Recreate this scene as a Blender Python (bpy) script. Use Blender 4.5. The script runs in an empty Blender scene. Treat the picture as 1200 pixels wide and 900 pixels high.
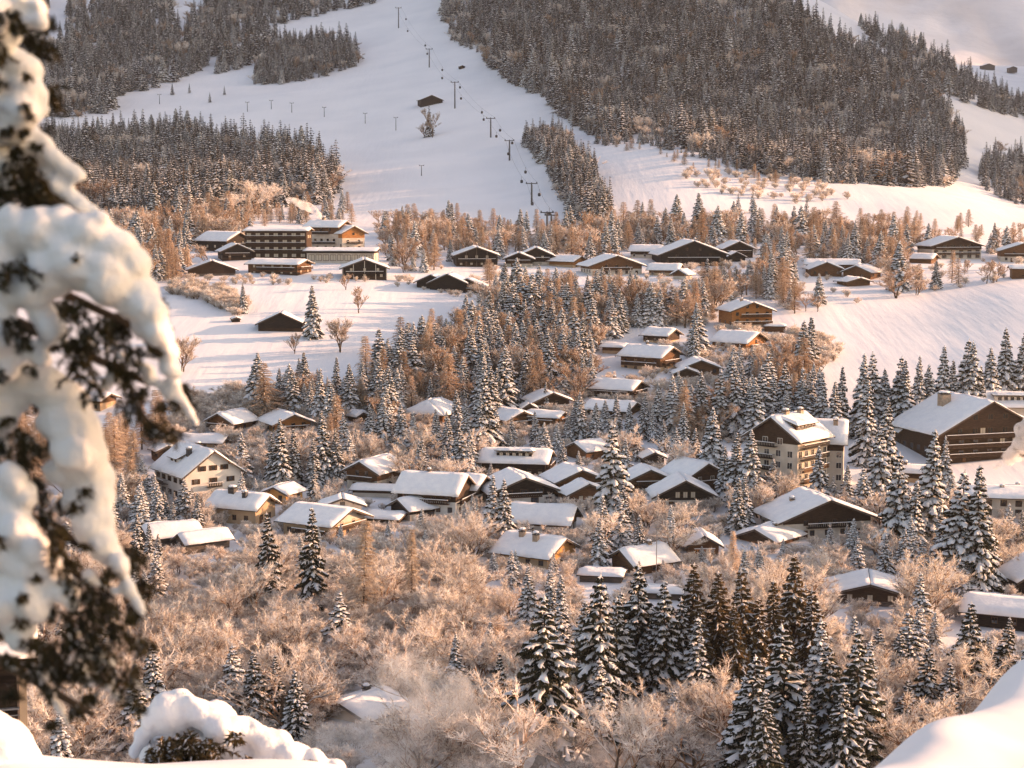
import bpy, bmesh, math, random
import numpy as np
from mathutils import Vector, Matrix, Euler

random.seed(7); np.random.seed(7)
R = math.radians
scene = bpy.context.scene
COL = scene.collection

# ------------------------------------------------------------------ camera
F = 2000.0                       # focal length in photograph pixels (1200 wide)
PITCH = R(6.3)
CP, SP = math.cos(PITCH), math.sin(PITCH)
cam_d = bpy.data.cameras.new('camera')
cam = bpy.data.objects.new('camera', cam_d); COL.objects.link(cam)
cam.location = (0, 0, 0)
cam.rotation_euler = (R(90) - PITCH, 0, 0)
cam_d.sensor_width = 36; cam_d.lens = F / 1200 * 36
cam_d.clip_start = 0.1; cam_d.clip_end = 30000
cam_d.dof.use_dof = True; cam_d.dof.focus_distance = 420; cam_d.dof.aperture_fstop = 5.0
scene.camera = cam

# ------------------------------------------------------------------ sky, sun, exposure
SUN_EL, SUN_AZ = R(13), R(14)    # the sun stands to the right, a little beyond the scene
sun_dir = Vector((math.cos(SUN_EL) * math.cos(SUN_AZ), math.cos(SUN_EL) * math.sin(SUN_AZ), math.sin(SUN_EL)))
world = bpy.data.worlds.new('World'); scene.world = world; world.use_nodes = True
wn = world.node_tree.nodes; wl = world.node_tree.links
bg = wn['Background']
sky = wn.new('ShaderNodeTexSky'); sky.sky_type = 'NISHITA'; sky.sun_disc = False
sky.sun_elevation = SUN_EL; sky.sun_rotation = math.atan2(sun_dir.x, sun_dir.y)
sky.air_density = 1.0; sky.dust_density = 2.0; sky.ozone_density = 1.0
wl.new(sky.outputs[0], bg.inputs[0]); bg.inputs[1].default_value = 0.15
sl = bpy.data.lights.new('sun', 'SUN'); sl.energy = 4.1; sl.angle = R(0.6); sl.color = (1.0, 0.64, 0.43)
so = bpy.data.objects.new('sun', sl); COL.objects.link(so)
so.rotation_euler = sun_dir.to_track_quat('Z', 'Y').to_euler()
vs = scene.view_settings
vs.view_transform = 'Standard'; vs.look = 'None'; vs.gamma = 1; vs.use_curve_mapping = False
vs.exposure = 1.18
vs.use_white_balance = True; vs.white_balance_temperature = 8200; vs.white_balance_tint = 22
scene.render.engine = 'CYCLES'
scene.cycles.volume_bounces = 2
scene.cycles.max_bounces = 6; scene.cycles.diffuse_bounces = 3; scene.cycles.transparent_max_bounces = 6
scene.cycles.volume_max_steps = 128

# ------------------------------------------------------------------ materials
MATS = {}
def mat(name, col, rough=0.9, col2=None, scale=3.0, bump=0.0, bscale=None, spec=0.2, detail=4.0,
        stretch=None, lo=0.35, hi=0.65, transl=0.0, per_obj=0.0, sss=0.0):
    m = bpy.data.materials.new(name); m.use_nodes = True
    nt = m.node_tree; n = nt.nodes; l = nt.links
    b = n['Principled BSDF']; b.inputs['Roughness'].default_value = rough
    b.inputs['Specular IOR Level'].default_value = spec
    b.inputs['Base Color'].default_value = (*col, 1)
    tc = None
    def coords():
        nonlocal tc
        if tc is None:
            t = n.new('ShaderNodeTexCoord'); mp = n.new('ShaderNodeMapping')
            l.new(t.outputs['Object'], mp.inputs[0])
            if stretch: mp.inputs['Scale'].default_value = stretch
            tc = mp
        return tc.outputs[0]
    src = None
    if col2:
        nz = n.new('ShaderNodeTexNoise'); nz.inputs['Scale'].default_value = scale; nz.inputs['Detail'].default_value = detail
        l.new(coords(), nz.inputs['Vector'])
        rp = n.new('ShaderNodeValToRGB'); rp.color_ramp.elements[0].position = lo; rp.color_ramp.elements[1].position = hi
        rp.color_ramp.elements[0].color = (*col, 1); rp.color_ramp.elements[1].color = (*col2, 1)
        l.new(nz.outputs[0], rp.inputs[0]); src = rp.outputs[0]
    if per_obj:
        oi = n.new('ShaderNodeObjectInfo'); mr = n.new('ShaderNodeMapRange')
        mr.inputs[3].default_value = 1 - per_obj; mr.inputs[4].default_value = 1 + per_obj
        l.new(oi.outputs['Random'], mr.inputs[0])
        hs = n.new('ShaderNodeHueSaturation'); l.new(mr.outputs[0], hs.inputs['Value'])
        if src: l.new(src, hs.inputs['Color'])
        else: hs.inputs['Color'].default_value = (*col, 1)
        src = hs.outputs[0]
    if src: l.new(src, b.inputs['Base Color'])
    if bump:
        nb = n.new('ShaderNodeTexNoise'); nb.inputs['Scale'].default_value = bscale or scale; nb.inputs['Detail'].default_value = 5
        l.new(coords(), nb.inputs['Vector'])
        bp = n.new('ShaderNodeBump'); bp.inputs['Strength'].default_value = 1.0; bp.inputs['Distance'].default_value = bump
        l.new(nb.outputs[0], bp.inputs['Height']); l.new(bp.outputs[0], b.inputs['Normal'])
    if transl:
        tr = n.new('ShaderNodeBsdfTranslucent'); mx = n.new('ShaderNodeMixShader'); mx.inputs[0].default_value = transl
        if src: l.new(src, tr.inputs[0])
        else: tr.inputs[0].default_value = (*col, 1)
        l.new(b.outputs[0], mx.inputs[1]); l.new(tr.outputs[0], mx.inputs[2])
        l.new(mx.outputs[0], n['Material Output'].inputs['Surface'])
    if sss:
        b.inputs['Subsurface Weight'].default_value = sss
        b.inputs['Subsurface Radius'].default_value = (0.06, 0.05, 0.04)
        b.inputs['Subsurface Scale'].default_value = 0.5
    MATS[name] = m
    return m

mat('snow_ground', (0.80, 0.81, 0.84), 0.75, (0.88, 0.88, 0.90), 0.02, bump=0.12, bscale=0.12)
_nt = MATS['snow_ground'].node_tree; _n = _nt.nodes
_bp = [q for q in _n if q.type == 'BUMP'][0]; _mp = _n.new('ShaderNodeMapping'); _mp.inputs['Scale'].default_value = (.45, .035, .1); _mp.inputs['Rotation'].default_value = (0, 0, .25)
_tc = [q for q in _n if q.type == 'TEX_COORD'][0]; _nt.links.new(_tc.outputs['Object'], _mp.inputs[0])
_tn = _n.new('ShaderNodeTexNoise'); _tn.inputs['Scale'].default_value = .8; _tn.inputs['Detail'].default_value = 4; _nt.links.new(_mp.outputs[0], _tn.inputs['Vector'])
_b2 = _n.new('ShaderNodeBump'); _b2.inputs['Distance'].default_value = .13; _nt.links.new(_tn.outputs[0], _b2.inputs['Height']); _nt.links.new(_bp.outputs[0], _b2.inputs['Normal'])
_nt.links.new(_b2.outputs[0], _n['Principled BSDF'].inputs['Normal'])
_m3 = _n.new('ShaderNodeMapping'); _m3.inputs['Scale'].default_value = (.09, .012, .05); _m3.inputs['Rotation'].default_value = (0, 0, -.35); _nt.links.new(_tc.outputs['Object'], _m3.inputs[0])
_t3 = _n.new('ShaderNodeTexNoise'); _t3.inputs['Scale'].default_value = .8; _t3.inputs['Detail'].default_value = 5; _nt.links.new(_m3.outputs[0], _t3.inputs['Vector'])
_b3 = _n.new('ShaderNodeBump'); _b3.inputs['Distance'].default_value = .7; _nt.links.new(_t3.outputs[0], _b3.inputs['Height']); _nt.links.new(_b2.outputs[0], _b3.inputs['Normal'])
_nt.links.new(_b3.outputs[0], _n['Principled BSDF'].inputs['Normal'])
mat('snow', (0.82, 0.83, 0.85), 0.7, (0.90, 0.90, 0.90), 0.6, bump=0.10, bscale=1.4)
mat('snow_near', (0.84, 0.84, 0.86), 0.6, (0.88, 0.88, 0.88), 3.0, bump=0.010, bscale=22.0, transl=0.04)
mat('tree_snow', (0.74, 0.74, 0.75), 0.8, (0.90, 0.89, 0.88), 1.2, transl=0.10, per_obj=0.06)
mat('far_snow', (0.60, 0.60, 0.61), 0.9, (0.85, 0.84, 0.83), 0.5, per_obj=0.25)
mat('needles_gold', (0.05, 0.04, 0.02), 0.75, (0.19, 0.115, 0.045), 0.9, transl=0.25, per_obj=0.25)
mat('needles', (0.014, 0.020, 0.013), 0.75, (0.050, 0.046, 0.022), 1.1, transl=0.15, per_obj=0.3)
mat('far_needles', (0.016, 0.025, 0.032), 0.9, (0.042, 0.050, 0.055), 0.6, per_obj=0.35)
mat('near_needles', (0.012, 0.014, 0.006), 0.5, (0.055, 0.042, 0.013), 9.0, transl=0.12)
mat('bark', (0.055, 0.038, 0.028), 0.9, (0.11, 0.075, 0.05), 4.0)
mat('larch_twig', (0.24, 0.145, 0.085), 0.85, (0.50, 0.33, 0.22), 0.8, transl=0.25, per_obj=0.25)
mat('bush_twig', (0.19, 0.105, 0.06), 0.85, (0.48, 0.30, 0.19), 0.9, transl=0.2, per_obj=0.2)
mat('frost', (0.80, 0.72, 0.64), 0.85, (0.95, 0.92, 0.88), 0.9, transl=0.35, per_obj=0.12)
mat('larch_frost', (0.52, 0.40, 0.30), 0.85, (0.82, 0.72, 0.62), 0.7, transl=0.3, per_obj=0.2)
def wood(name, c1, c2, s=1.0):
    return mat(name, c1, 0.8, c2, 1.3 * s, stretch=(0.7, 0.7, 7.0), bump=0.03, bscale=2.2, detail=3, per_obj=0.15)
wood('wood_black', (0.012, 0.009, 0.008), (0.035, 0.026, 0.021))
wood('wood_dark', (0.030, 0.018, 0.012), (0.075, 0.043, 0.027))
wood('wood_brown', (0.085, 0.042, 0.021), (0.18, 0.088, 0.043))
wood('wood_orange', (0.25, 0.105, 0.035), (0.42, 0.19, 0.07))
wood('wood_grey', (0.07, 0.058, 0.05), (0.15, 0.12, 0.10))
mat('plaster_white', (0.60, 0.57, 0.53), 0.9, (0.70, 0.67, 0.62), 0.5, bump=0.01, bscale=6)
mat('plaster_cream', (0.50, 0.44, 0.37), 0.9, (0.62, 0.55, 0.47), 0.4, bump=0.01, bscale=6)
mat('plaster_tan', (0.40, 0.28, 0.18), 0.9, (0.52, 0.37, 0.24), 0.4, bump=0.01, bscale=6)
mat('plaster_ochre', (0.48, 0.25, 0.09), 0.9, (0.56, 0.31, 0.12), 0.4, bump=0.01, bscale=6)
mat('stone', (0.20, 0.16, 0.13), 0.95, (0.36, 0.29, 0.24), 2.0, bump=0.05, bscale=3)
mat('chimney_stone', (0.30, 0.22, 0.16), 0.95, (0.44, 0.34, 0.26), 2.0, bump=0.03, bscale=4)
mat('metal_dark', (0.03, 0.03, 0.032), 0.5, spec=0.5)
mat('metal_grey', (0.16, 0.16, 0.165), 0.5, (0.22, 0.22, 0.22), 3, spec=0.5)
mat('frame_white', (0.62, 0.58, 0.52), 0.6)
mat('frame_brown', (0.10, 0.055, 0.03), 0.6)
mat('curtain_pale', (0.55, 0.48, 0.38), 0.9)
g = mat('glass', (0.02, 0.022, 0.026), 0.08, spec=0.8)
mat('rock', (0.62, 0.61, 0.62), 0.9, (0.84, 0.84, 0.86), 0.004, bump=8.0, bscale=0.012, detail=8)

# ------------------------------------------------------------------ basic builders
def tag(o, label=None, cat=None, group=None, kind=None):
    if label: o['label'] = label
    if cat: o['category'] = cat
    if group: o['group'] = group
    if kind: o['kind'] = kind
    return o
def link(o, parent=None):
    COL.objects.link(o)
    if parent is not None: o.parent = parent
    return o
def empty(name, loc=(0, 0, 0), rz=0.0, scale=None):
    o = bpy.data.objects.new(name, None); COL.objects.link(o)
    o.empty_display_size = 0.5
    o.location = loc; o.rotation_euler = (0, 0, rz)
    if scale: o.scale = scale
    return o
def mesh_np(name, V, faces, mats, fm=None, smooth=False):
    me = bpy.data.meshes.new(name)
    me.from_pydata([tuple(v) for v in V] if not isinstance(V, list) else V, [], faces)
    for m in (mats if isinstance(mats, (list, tuple)) else [mats]):
        me.materials.append(MATS[m])
    if fm is not None: me.polygons.foreach_set('material_index', fm)
    if smooth: me.polygons.foreach_set('use_smooth', [True] * len(me.polygons))
    me.update()
    return me
class MB:
    """collects vertices and faces of one mesh"""
    def __init__(s): s.v = []; s.f = []; s.m = []
    def add(s, vs, fs, m=0):
        k = len(s.v); s.v.extend(tuple(v) for v in vs)
        for f in fs: s.f.append(tuple(i + k for i in f)); s.m.append(m)
        return s
    def box(s, x0, x1, y0, y1, z0, z1, m=0):
        vs = [(x0,y0,z0),(x1,y0,z0),(x1,y1,z0),(x0,y1,z0),(x0,y0,z1),(x1,y0,z1),(x1,y1,z1),(x0,y1,z1)]
        return s.add(vs, [(0,3,2,1),(4,5,6,7),(0,1,5,4),(1,2,6,5),(2,3,7,6),(3,0,4,7)], m)
    def tube(s, pts, rad, n=6, m=0, cap=True):
        pts = [Vector(p) for p in pts]; k = len(s.v)
        for i, p in enumerate(pts):
            d = (pts[min(i+1, len(pts)-1)] - pts[max(i-1, 0)])
            if d.length < 1e-9: d = Vector((0,0,1))
            d.normalize()
            a = d.cross(Vector((0,0,1)) if abs(d.z) < 0.9 else Vector((1,0,0))).normalized(); b = d.cross(a)
            r = rad[i] if isinstance(rad, (list, tuple)) else rad
            for j in range(n):
                t = 2*math.pi*j/n
                s.v.append(tuple(p + a*(r*math.cos(t)) + b*(r*math.sin(t))))
        for i in range(len(pts)-1):
            for j in range(n):
                s.f.append((k+i*n+j, k+i*n+(j+1) % n, k+(i+1)*n+(j+1) % n, k+(i+1)*n+j)); s.m.append(m)
        if cap:
            s.f.append(tuple(k+j for j in range(n))[::-1]); s.m.append(m)
            s.f.append(tuple(k+(len(pts)-1)*n+j for j in range(n))); s.m.append(m)
        return s
    def slab(s, poly, th, m=0):
        P = [Vector(p) for p in poly]
        n = Vector((0,0,0))
        for i in range(1, len(P)-1): n += (P[i]-P[0]).cross(P[i+1]-P[0])
        n.normalize()
        if n.z < 0: P.reverse(); n = -n
        k = len(P)
        return s.add(P + [p + n*th for p in P],
                     [tuple(range(k))[::-1], tuple(range(k, 2*k))] + [(i, (i+1) % k, k+(i+1) % k, k+i) for i in range(k)], m)
    def mesh(s, name, mats, smooth=False):
        return mesh_np(name, s.v, s.f, mats, s.m, smooth)
    def build(s, name, mats, parent=None, smooth=False):
        return link(bpy.data.objects.new(name, s.mesh(name, mats, smooth)), parent)

# ------------------------------------------------------------------ terrain
Ds = [3, 6, 9, 12, 16, 24, 45, 100, 160, 220, 260, 300, 340, 380, 420, 460, 500, 550, 600, 650, 720, 800, 900, 1000, 1080, 1170, 1300, 1450, 1650, 1800, 2000, 2300, 2600, 3000, 3150, 3600]
TAB = {
 -300: [1500,1100,960,930,1040,1150,1130,1050,980,920,830,745,680,625,570,515,465,412,370,335,310,290,268,248,235,212,180,148,105,70,30,-25,-75,-120,-120,-60],
 0:    [1500,1060,900,880,1010,1150,1130,1040,985,925,830,745,680,625,570,510,460,405,365,328,304,288,268,248,232,210,178,146,104,70,28,-25,-75,-120,-120,-60],
 200:  [1500,1080,935,886,985,1120,1120,1040,985,925,830,745,680,625,570,510,460,404,364,327,303,287,268,250,235,214,182,150,104,70,28,-25,-75,-120,-120,-60],
 400:  [1500,1180,960,893,1000,1120,1120,1040,980,915,820,740,676,620,567,512,468,410,368,330,306,288,266,246,230,208,172,140,96,64,22,-35,-80,-120,-120,-60],
 600:  [1500,1250,1050,1020,1080,1150,1120,1040,980,910,815,738,674,617,566,520,478,428,384,345,314,292,268,246,230,206,166,132,92,60,20,-40,-85,-120,-120,-60],
 700:  [1500,1250,1050,1020,1080,1150,1120,1040,980,910,812,736,672,615,565,520,476,420,376,343,313,290,264,228,202,180,160,132,90,58,18,-40,-85,-120,-120,-60],
 800:  [1500,1150,1020,1020,1090,1150,1120,1040,980,910,810,735,672,615,564,520,474,416,374,343,314,290,262,218,190,168,166,134,86,52,8,-45,-85,-100,-100,-40],
 950:  [1500,1100,935,990,1090,1150,1120,1040,980,910,810,736,674,618,566,520,474,424,380,346,314,291,264,230,206,205,196,160,98,60,14,-10,20,60,70,90],
 1000: [1500,1060,888,960,1090,1150,1120,1040,980,910,812,738,676,620,568,522,476,426,384,348,315,292,266,234,212,212,204,170,104,66,30,30,50,70,75,90],
 1100: [1500,1060,880,826,940,1150,1120,1040,980,910,814,740,680,626,574,526,476,420,380,346,316,294,268,240,224,226,210,174,112,66,62,80,84,76,76,90],
 1200: [1500,1070,915,830,764,930,1120,1040,980,910,816,742,684,630,578,528,474,408,358,332,316,300,280,256,244,250,238,204,150,126,136,130,110,78,74,90],
 1400: [1500,1070,915,845,765,700,940,1040,980,912,820,748,690,635,580,528,470,402,350,326,318,306,292,272,266,280,276,250,210,190,196,180,140,82,76,90],
 1700: [1500,1070,915,845,770,690,760,1040,980,915,825,755,698,640,585,530,468,400,348,326,320,312,304,294,296,310,306,290,270,250,250,220,160,86,80,90],
}
def py2t(py):                    # picture row -> z / y
    a = (450 - py) / F
    return (a * CP - SP) / (CP + a * SP)
def t2py(t): return 450 - F * (SP + t * CP) / (CP - t * SP)
us0 = np.array(sorted(TAB)); Zc = np.array([[py2t(p) for p in TAB[u]] for u in us0])   # t table
NU, ND = 161, 420
gu = np.linspace(-300, 1700, NU)
gl = np.linspace(math.log(3), math.log(3580), ND)
gD = np.exp(gl)
def smooth1(a, k, axis):
    if k < 2: return a
    w = np.hanning(k + 2)[1:-1]; w /= w.sum()
    pad = [(0, 0), (0, 0)]; pad[axis] = (k // 2, k - 1 - k // 2)
    b = np.pad(a, pad, mode='edge')
    return np.apply_along_axis(lambda v: np.convolve(v, w, 'valid'), axis, b)
def warp(u):                     # the right flank stands nearer and steeper than the left one, so the piste between leans away from the sun
    k = np.interp(u, [-300, 250, 420, 640, 900, 1100, 1200, 1700], [1.15, 1.15, 1.09, .83, .84, .92, 1, 1])
    d = np.array(Ds, float); f = np.clip((d - 1000) / 1600, 0, 1)
    return np.where(d > 1000, 1000 + (d - 1000) * (k if u < 1000 else k + (1 - k) * f), d)
us1 = np.array(sorted(set(us0.tolist() + [300, 420, 480, 540, 640])))
Zc = np.array([[np.interp(u, us0, Zc[:, j]) for j in range(len(Ds))] for u in us1]); us0 = us1
Tg = np.array([np.interp(gl, np.log(warp(u)), row) for u, row in zip(us0, Zc)])
Tg = np.array([np.interp(gu, us0, Tg[:, j]) for j in range(ND)]).T
Tg = smooth1(Tg, 9, 0); Tg = smooth1(Tg, 11, 1)
GX = (gu[:, None] - 600) / F * gD[None, :]; GY = np.repeat(gD[None, :], NU, 0)
GZ = Tg * GY
_rs = np.random.RandomState(3)
def vnoise(x, y, s, seed):
    """smooth value noise on arrays"""
    rs = np.random.RandomState(seed); tab = rs.rand(64, 64) * 2 - 1
    xs = x / s; ys = y / s
    i = np.floor(xs).astype(int); j = np.floor(ys).astype(int); fx = xs - i; fy = ys - j
    fx = fx*fx*(3-2*fx); fy = fy*fy*(3-2*fy)
    a = tab[i % 64, j % 64]; b = tab[(i+1) % 64, j % 64]; c = tab[i % 64, (j+1) % 64]; d = tab[(i+1) % 64, (j+1) % 64]
    return (a*(1-fx)+b*fx)*(1-fy) + (c*(1-fx)+d*fx)*fy
amp = np.clip((GY - 300) / 900, 0, 1)
GZ += vnoise(GX + 0.3*GY, GY * 1.5, 95, 1) * 2.6 * amp + vnoise(GX, GY * 1.8, 38, 2) * 0.9 * amp
GZ += vnoise(GX, GY, 22, 5) * 0.35 * np.clip((GY - 180) / 200, 0, 1)
GZ += vnoise(GX, GY, 1.6, 6) * 0.10 * np.clip((30 - GY) / 20, 0, 1) + vnoise(GX, GY, 0.7, 8) * 0.015 * np.clip((30 - GY) / 20, 0, 1)
Tg = GZ / GY
PYg = t2py(Tg)
def ground_t(v, D):              # z/y at lateral v = x/y, depth D
    u = min(max(600 + F * v, gu[0]), gu[-1] - 1e-3); lD = min(max(math.log(max(D, 3)), gl[0]), gl[-1] - 1e-6)
    a = (u - gu[0]) / (gu[1] - gu[0]); b = (lD - gl[0]) / (gl[1] - gl[0])
    i, j = int(a), int(b); a -= i; b -= j
    z = GZ[i,j]*(1-a)*(1-b) + GZ[i+1,j]*a*(1-b) + GZ[i,j+1]*(1-a)*b + GZ[i+1,j+1]*a*b
    return z / D
def ground_z(x, y): return ground_t(x / y, y) * y
def proj(x, y, z):
    zc = y * CP - z * SP
    return 600 + F * x / zc, 450 - F * (y * SP + z * CP) / zc
def ground_at(px, py, dmin=150, dmax=3500):
    """first ground point seen at picture position (px, py) beyond dmin"""
    v = (px - 600) / F
    for it in range(2):
        u = min(max(600 + F * v, gu[0]), gu[-1] - 1e-3)
        a = (u - gu[0]) / (gu[1] - gu[0]); i = int(a); a -= i
        col = PYg[i]*(1-a) + PYg[i+1]*a
        ok = np.where((gD > dmin) & (gD < dmax) & (col <= py))[0]
        if len(ok) == 0: return None
        j = ok[0]
        if j > 0 and col[j-1] > py and gD[j-1] > dmin:
            k = (col[j-1] - py) / (col[j-1] - col[j] + 1e-9); D = gD[j-1] + (gD[j] - gD[j-1]) * k
        else: D = gD[j]
        t = ground_t(v, D)
        v = (px - 600) / F * (CP - t * SP)
    D = float(D)
    return Vector((v * D, D, ground_t(v, D) * D))

V = np.stack([GX, GY, GZ], -1).reshape(-1, 3)
idx = np.arange(NU * ND).reshape(NU, ND)
Fq = np.stack([idx[:-1, :-1], idx[1:, :-1], idx[1:, 1:], idx[:-1, 1:]], -1).reshape(-1, 4)
me = bpy.data.meshes.new('terrain')
me.vertices.add(len(V)); me.vertices.foreach_set('co', V.ravel())
me.loops.add(Fq.size); me.loops.foreach_set('vertex_index', Fq.ravel())
me.polygons.add(len(Fq)); me.polygons.foreach_set('loop_start', np.arange(len(Fq)) * 4)
me.update(calc_edges=True)
me.polygons.foreach_set('use_smooth', [True] * len(Fq)); me.materials.append(MATS['snow_ground'])
tag(link(bpy.data.objects.new('terrain', me)), 'snow covered valley floor and ski slopes', kind='structure')

def far_mountain():
    nx, ny = 150, 90
    xs = np.linspace(-600, 3600, nx); ys = np.linspace(3700, 7000, ny)
    X, Y = np.meshgrid(xs, ys, indexing='ij')
    k = np.clip((Y - 3900) / 2300, 0, 1)
    ridge = np.abs(vnoise(X*1.0, Y*0.35, 260, 11)) * 170 + np.abs(vnoise(X, Y*0.4, 120, 12)) * 70 + vnoise(X, Y*0.5, 55, 13) * 22
    Z = 240 + (X - 1400) * .20 * (.15 + k) + 1250 * k ** 1.25 + ridge * .9 * (0.25 + k) - np.clip((Y - 6300) / 700, 0, 1) * 500
    Vm = np.stack([X, Y, Z], -1).reshape(-1, 3)
    ix = np.arange(nx * ny).reshape(nx, ny)
    Fm = np.stack([ix[:-1, :-1], ix[1:, :-1], ix[1:, 1:], ix[:-1, 1:]], -1).reshape(-1, 4)
    m = mesh_np('mountain', Vm, [tuple(f) for f in Fm.tolist()], 'rock', smooth=True)
    tag(link(bpy.data.objects.new('mountain', m)), 'pale distant mountain face behind the wooded ridge', kind='structure')
far_mountain()
def added_shade_peak():  # unseen peak, added right of the view to shade the upper slopes
    nx, ny = 90, 80
    xs = np.linspace(1150, 3900, nx); ys = np.linspace(1350, 3650, ny)
    X, Y = np.meshgrid(xs, ys, indexing='ij')
    sm = lambda a: np.clip(a, 0, 1) ** 2 * (3 - 2 * np.clip(a, 0, 1))
    Z = 1350 * sm((Y - 1640) / 720) * sm((X - 1250) / 900) * sm((3900 - X) / 700) * sm((3700 - Y) / 600)
    Z += (np.abs(vnoise(X, Y, 260, 31)) * 150 + vnoise(X, Y, 110, 32) * 45) * sm(Z / 400) - 60
    Vm = np.stack([X, Y, Z], -1).reshape(-1, 3)
    ix = np.arange(nx * ny).reshape(nx, ny)
    Fm = np.stack([ix[:-1, :-1], ix[1:, :-1], ix[1:, 1:], ix[:-1, 1:]], -1).reshape(-1, 4)
    m = mesh_np('mountain', Vm, [tuple(f) for f in Fm.tolist()], 'rock', smooth=True)
    tag(link(bpy.data.objects.new('mountain', m)), 'high peak added out of view that keeps the upper slopes in shade', kind='structure')
added_shade_peak()

# ------------------------------------------------------------------ vegetation meshes
def rnd(a, b): return random.uniform(a, b)
def perp(d):
    a = d.cross(Vector((0, 0, 1)))
    if a.length < 1e-4: a = Vector((1, 0, 0))
    return a.normalized()
def sliver(mb, p, q, w, m=0):
    """thin leaf shaped triangle from p to q"""
    d = q - p; a = d.cross(Vector((rnd(-1, 1), rnd(-1, 1), rnd(-1, 1))))
    if a.length < 1e-6: return
    a.normalize()
    k = len(mb.v); mb.v += [tuple(p - a*w), tuple(p + a*w), tuple(q)]
    mb.f.append((k, k+1, k+2)); mb.m.append(m)
def kite(mb, p, q, side, w, m=0):
    c = p.lerp(q, 0.45); k = len(mb.v)
    mb.v += [tuple(p), tuple(c - side*w), tuple(q), tuple(c + side*w)]
    mb.f.append((k, k+1, k+2, k+3)); mb.m.append(m)
def snow_pad(mb, pts, rads, m=0, flat=0.75, lift=0.5):
    """lumpy pillow of snow lying along a spine: low half tube"""
    k = len(mb.v); n = len(pts)
    for i, p in enumerate(pts):
        d = (pts[min(i+1, n-1)] - pts[max(i-1, 0)]).normalized(); a = perp(d); up = a.cross(d).normalized()
        if up.z < 0: up = -up
        r = rads[i]
        for j, (ca, cu) in enumerate(((-1, -0.15), (-0.62, 0.62), (0, 0.95), (0.62, 0.62), (1, -0.15))):
            mb.v.append(tuple(p + a*(r*ca*rnd(.85, 1.15)) + up*(r*flat*cu*rnd(.85, 1.15) + r*lift*0.2)))
    for i in range(n-1):
        for j in range(4):
            mb.f.append((k+i*5+j, k+i*5+j+1, k+(i+1)*5+j+1, k+(i+1)*5+j)); mb.m.append(m)
    mb.f.append(tuple(k+j for j in range(5))); mb.m.append(m)
    mb.f.append(tuple(k+(n-1)*5+j for j in range(5))[::-1]); mb.m.append(m)

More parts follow.
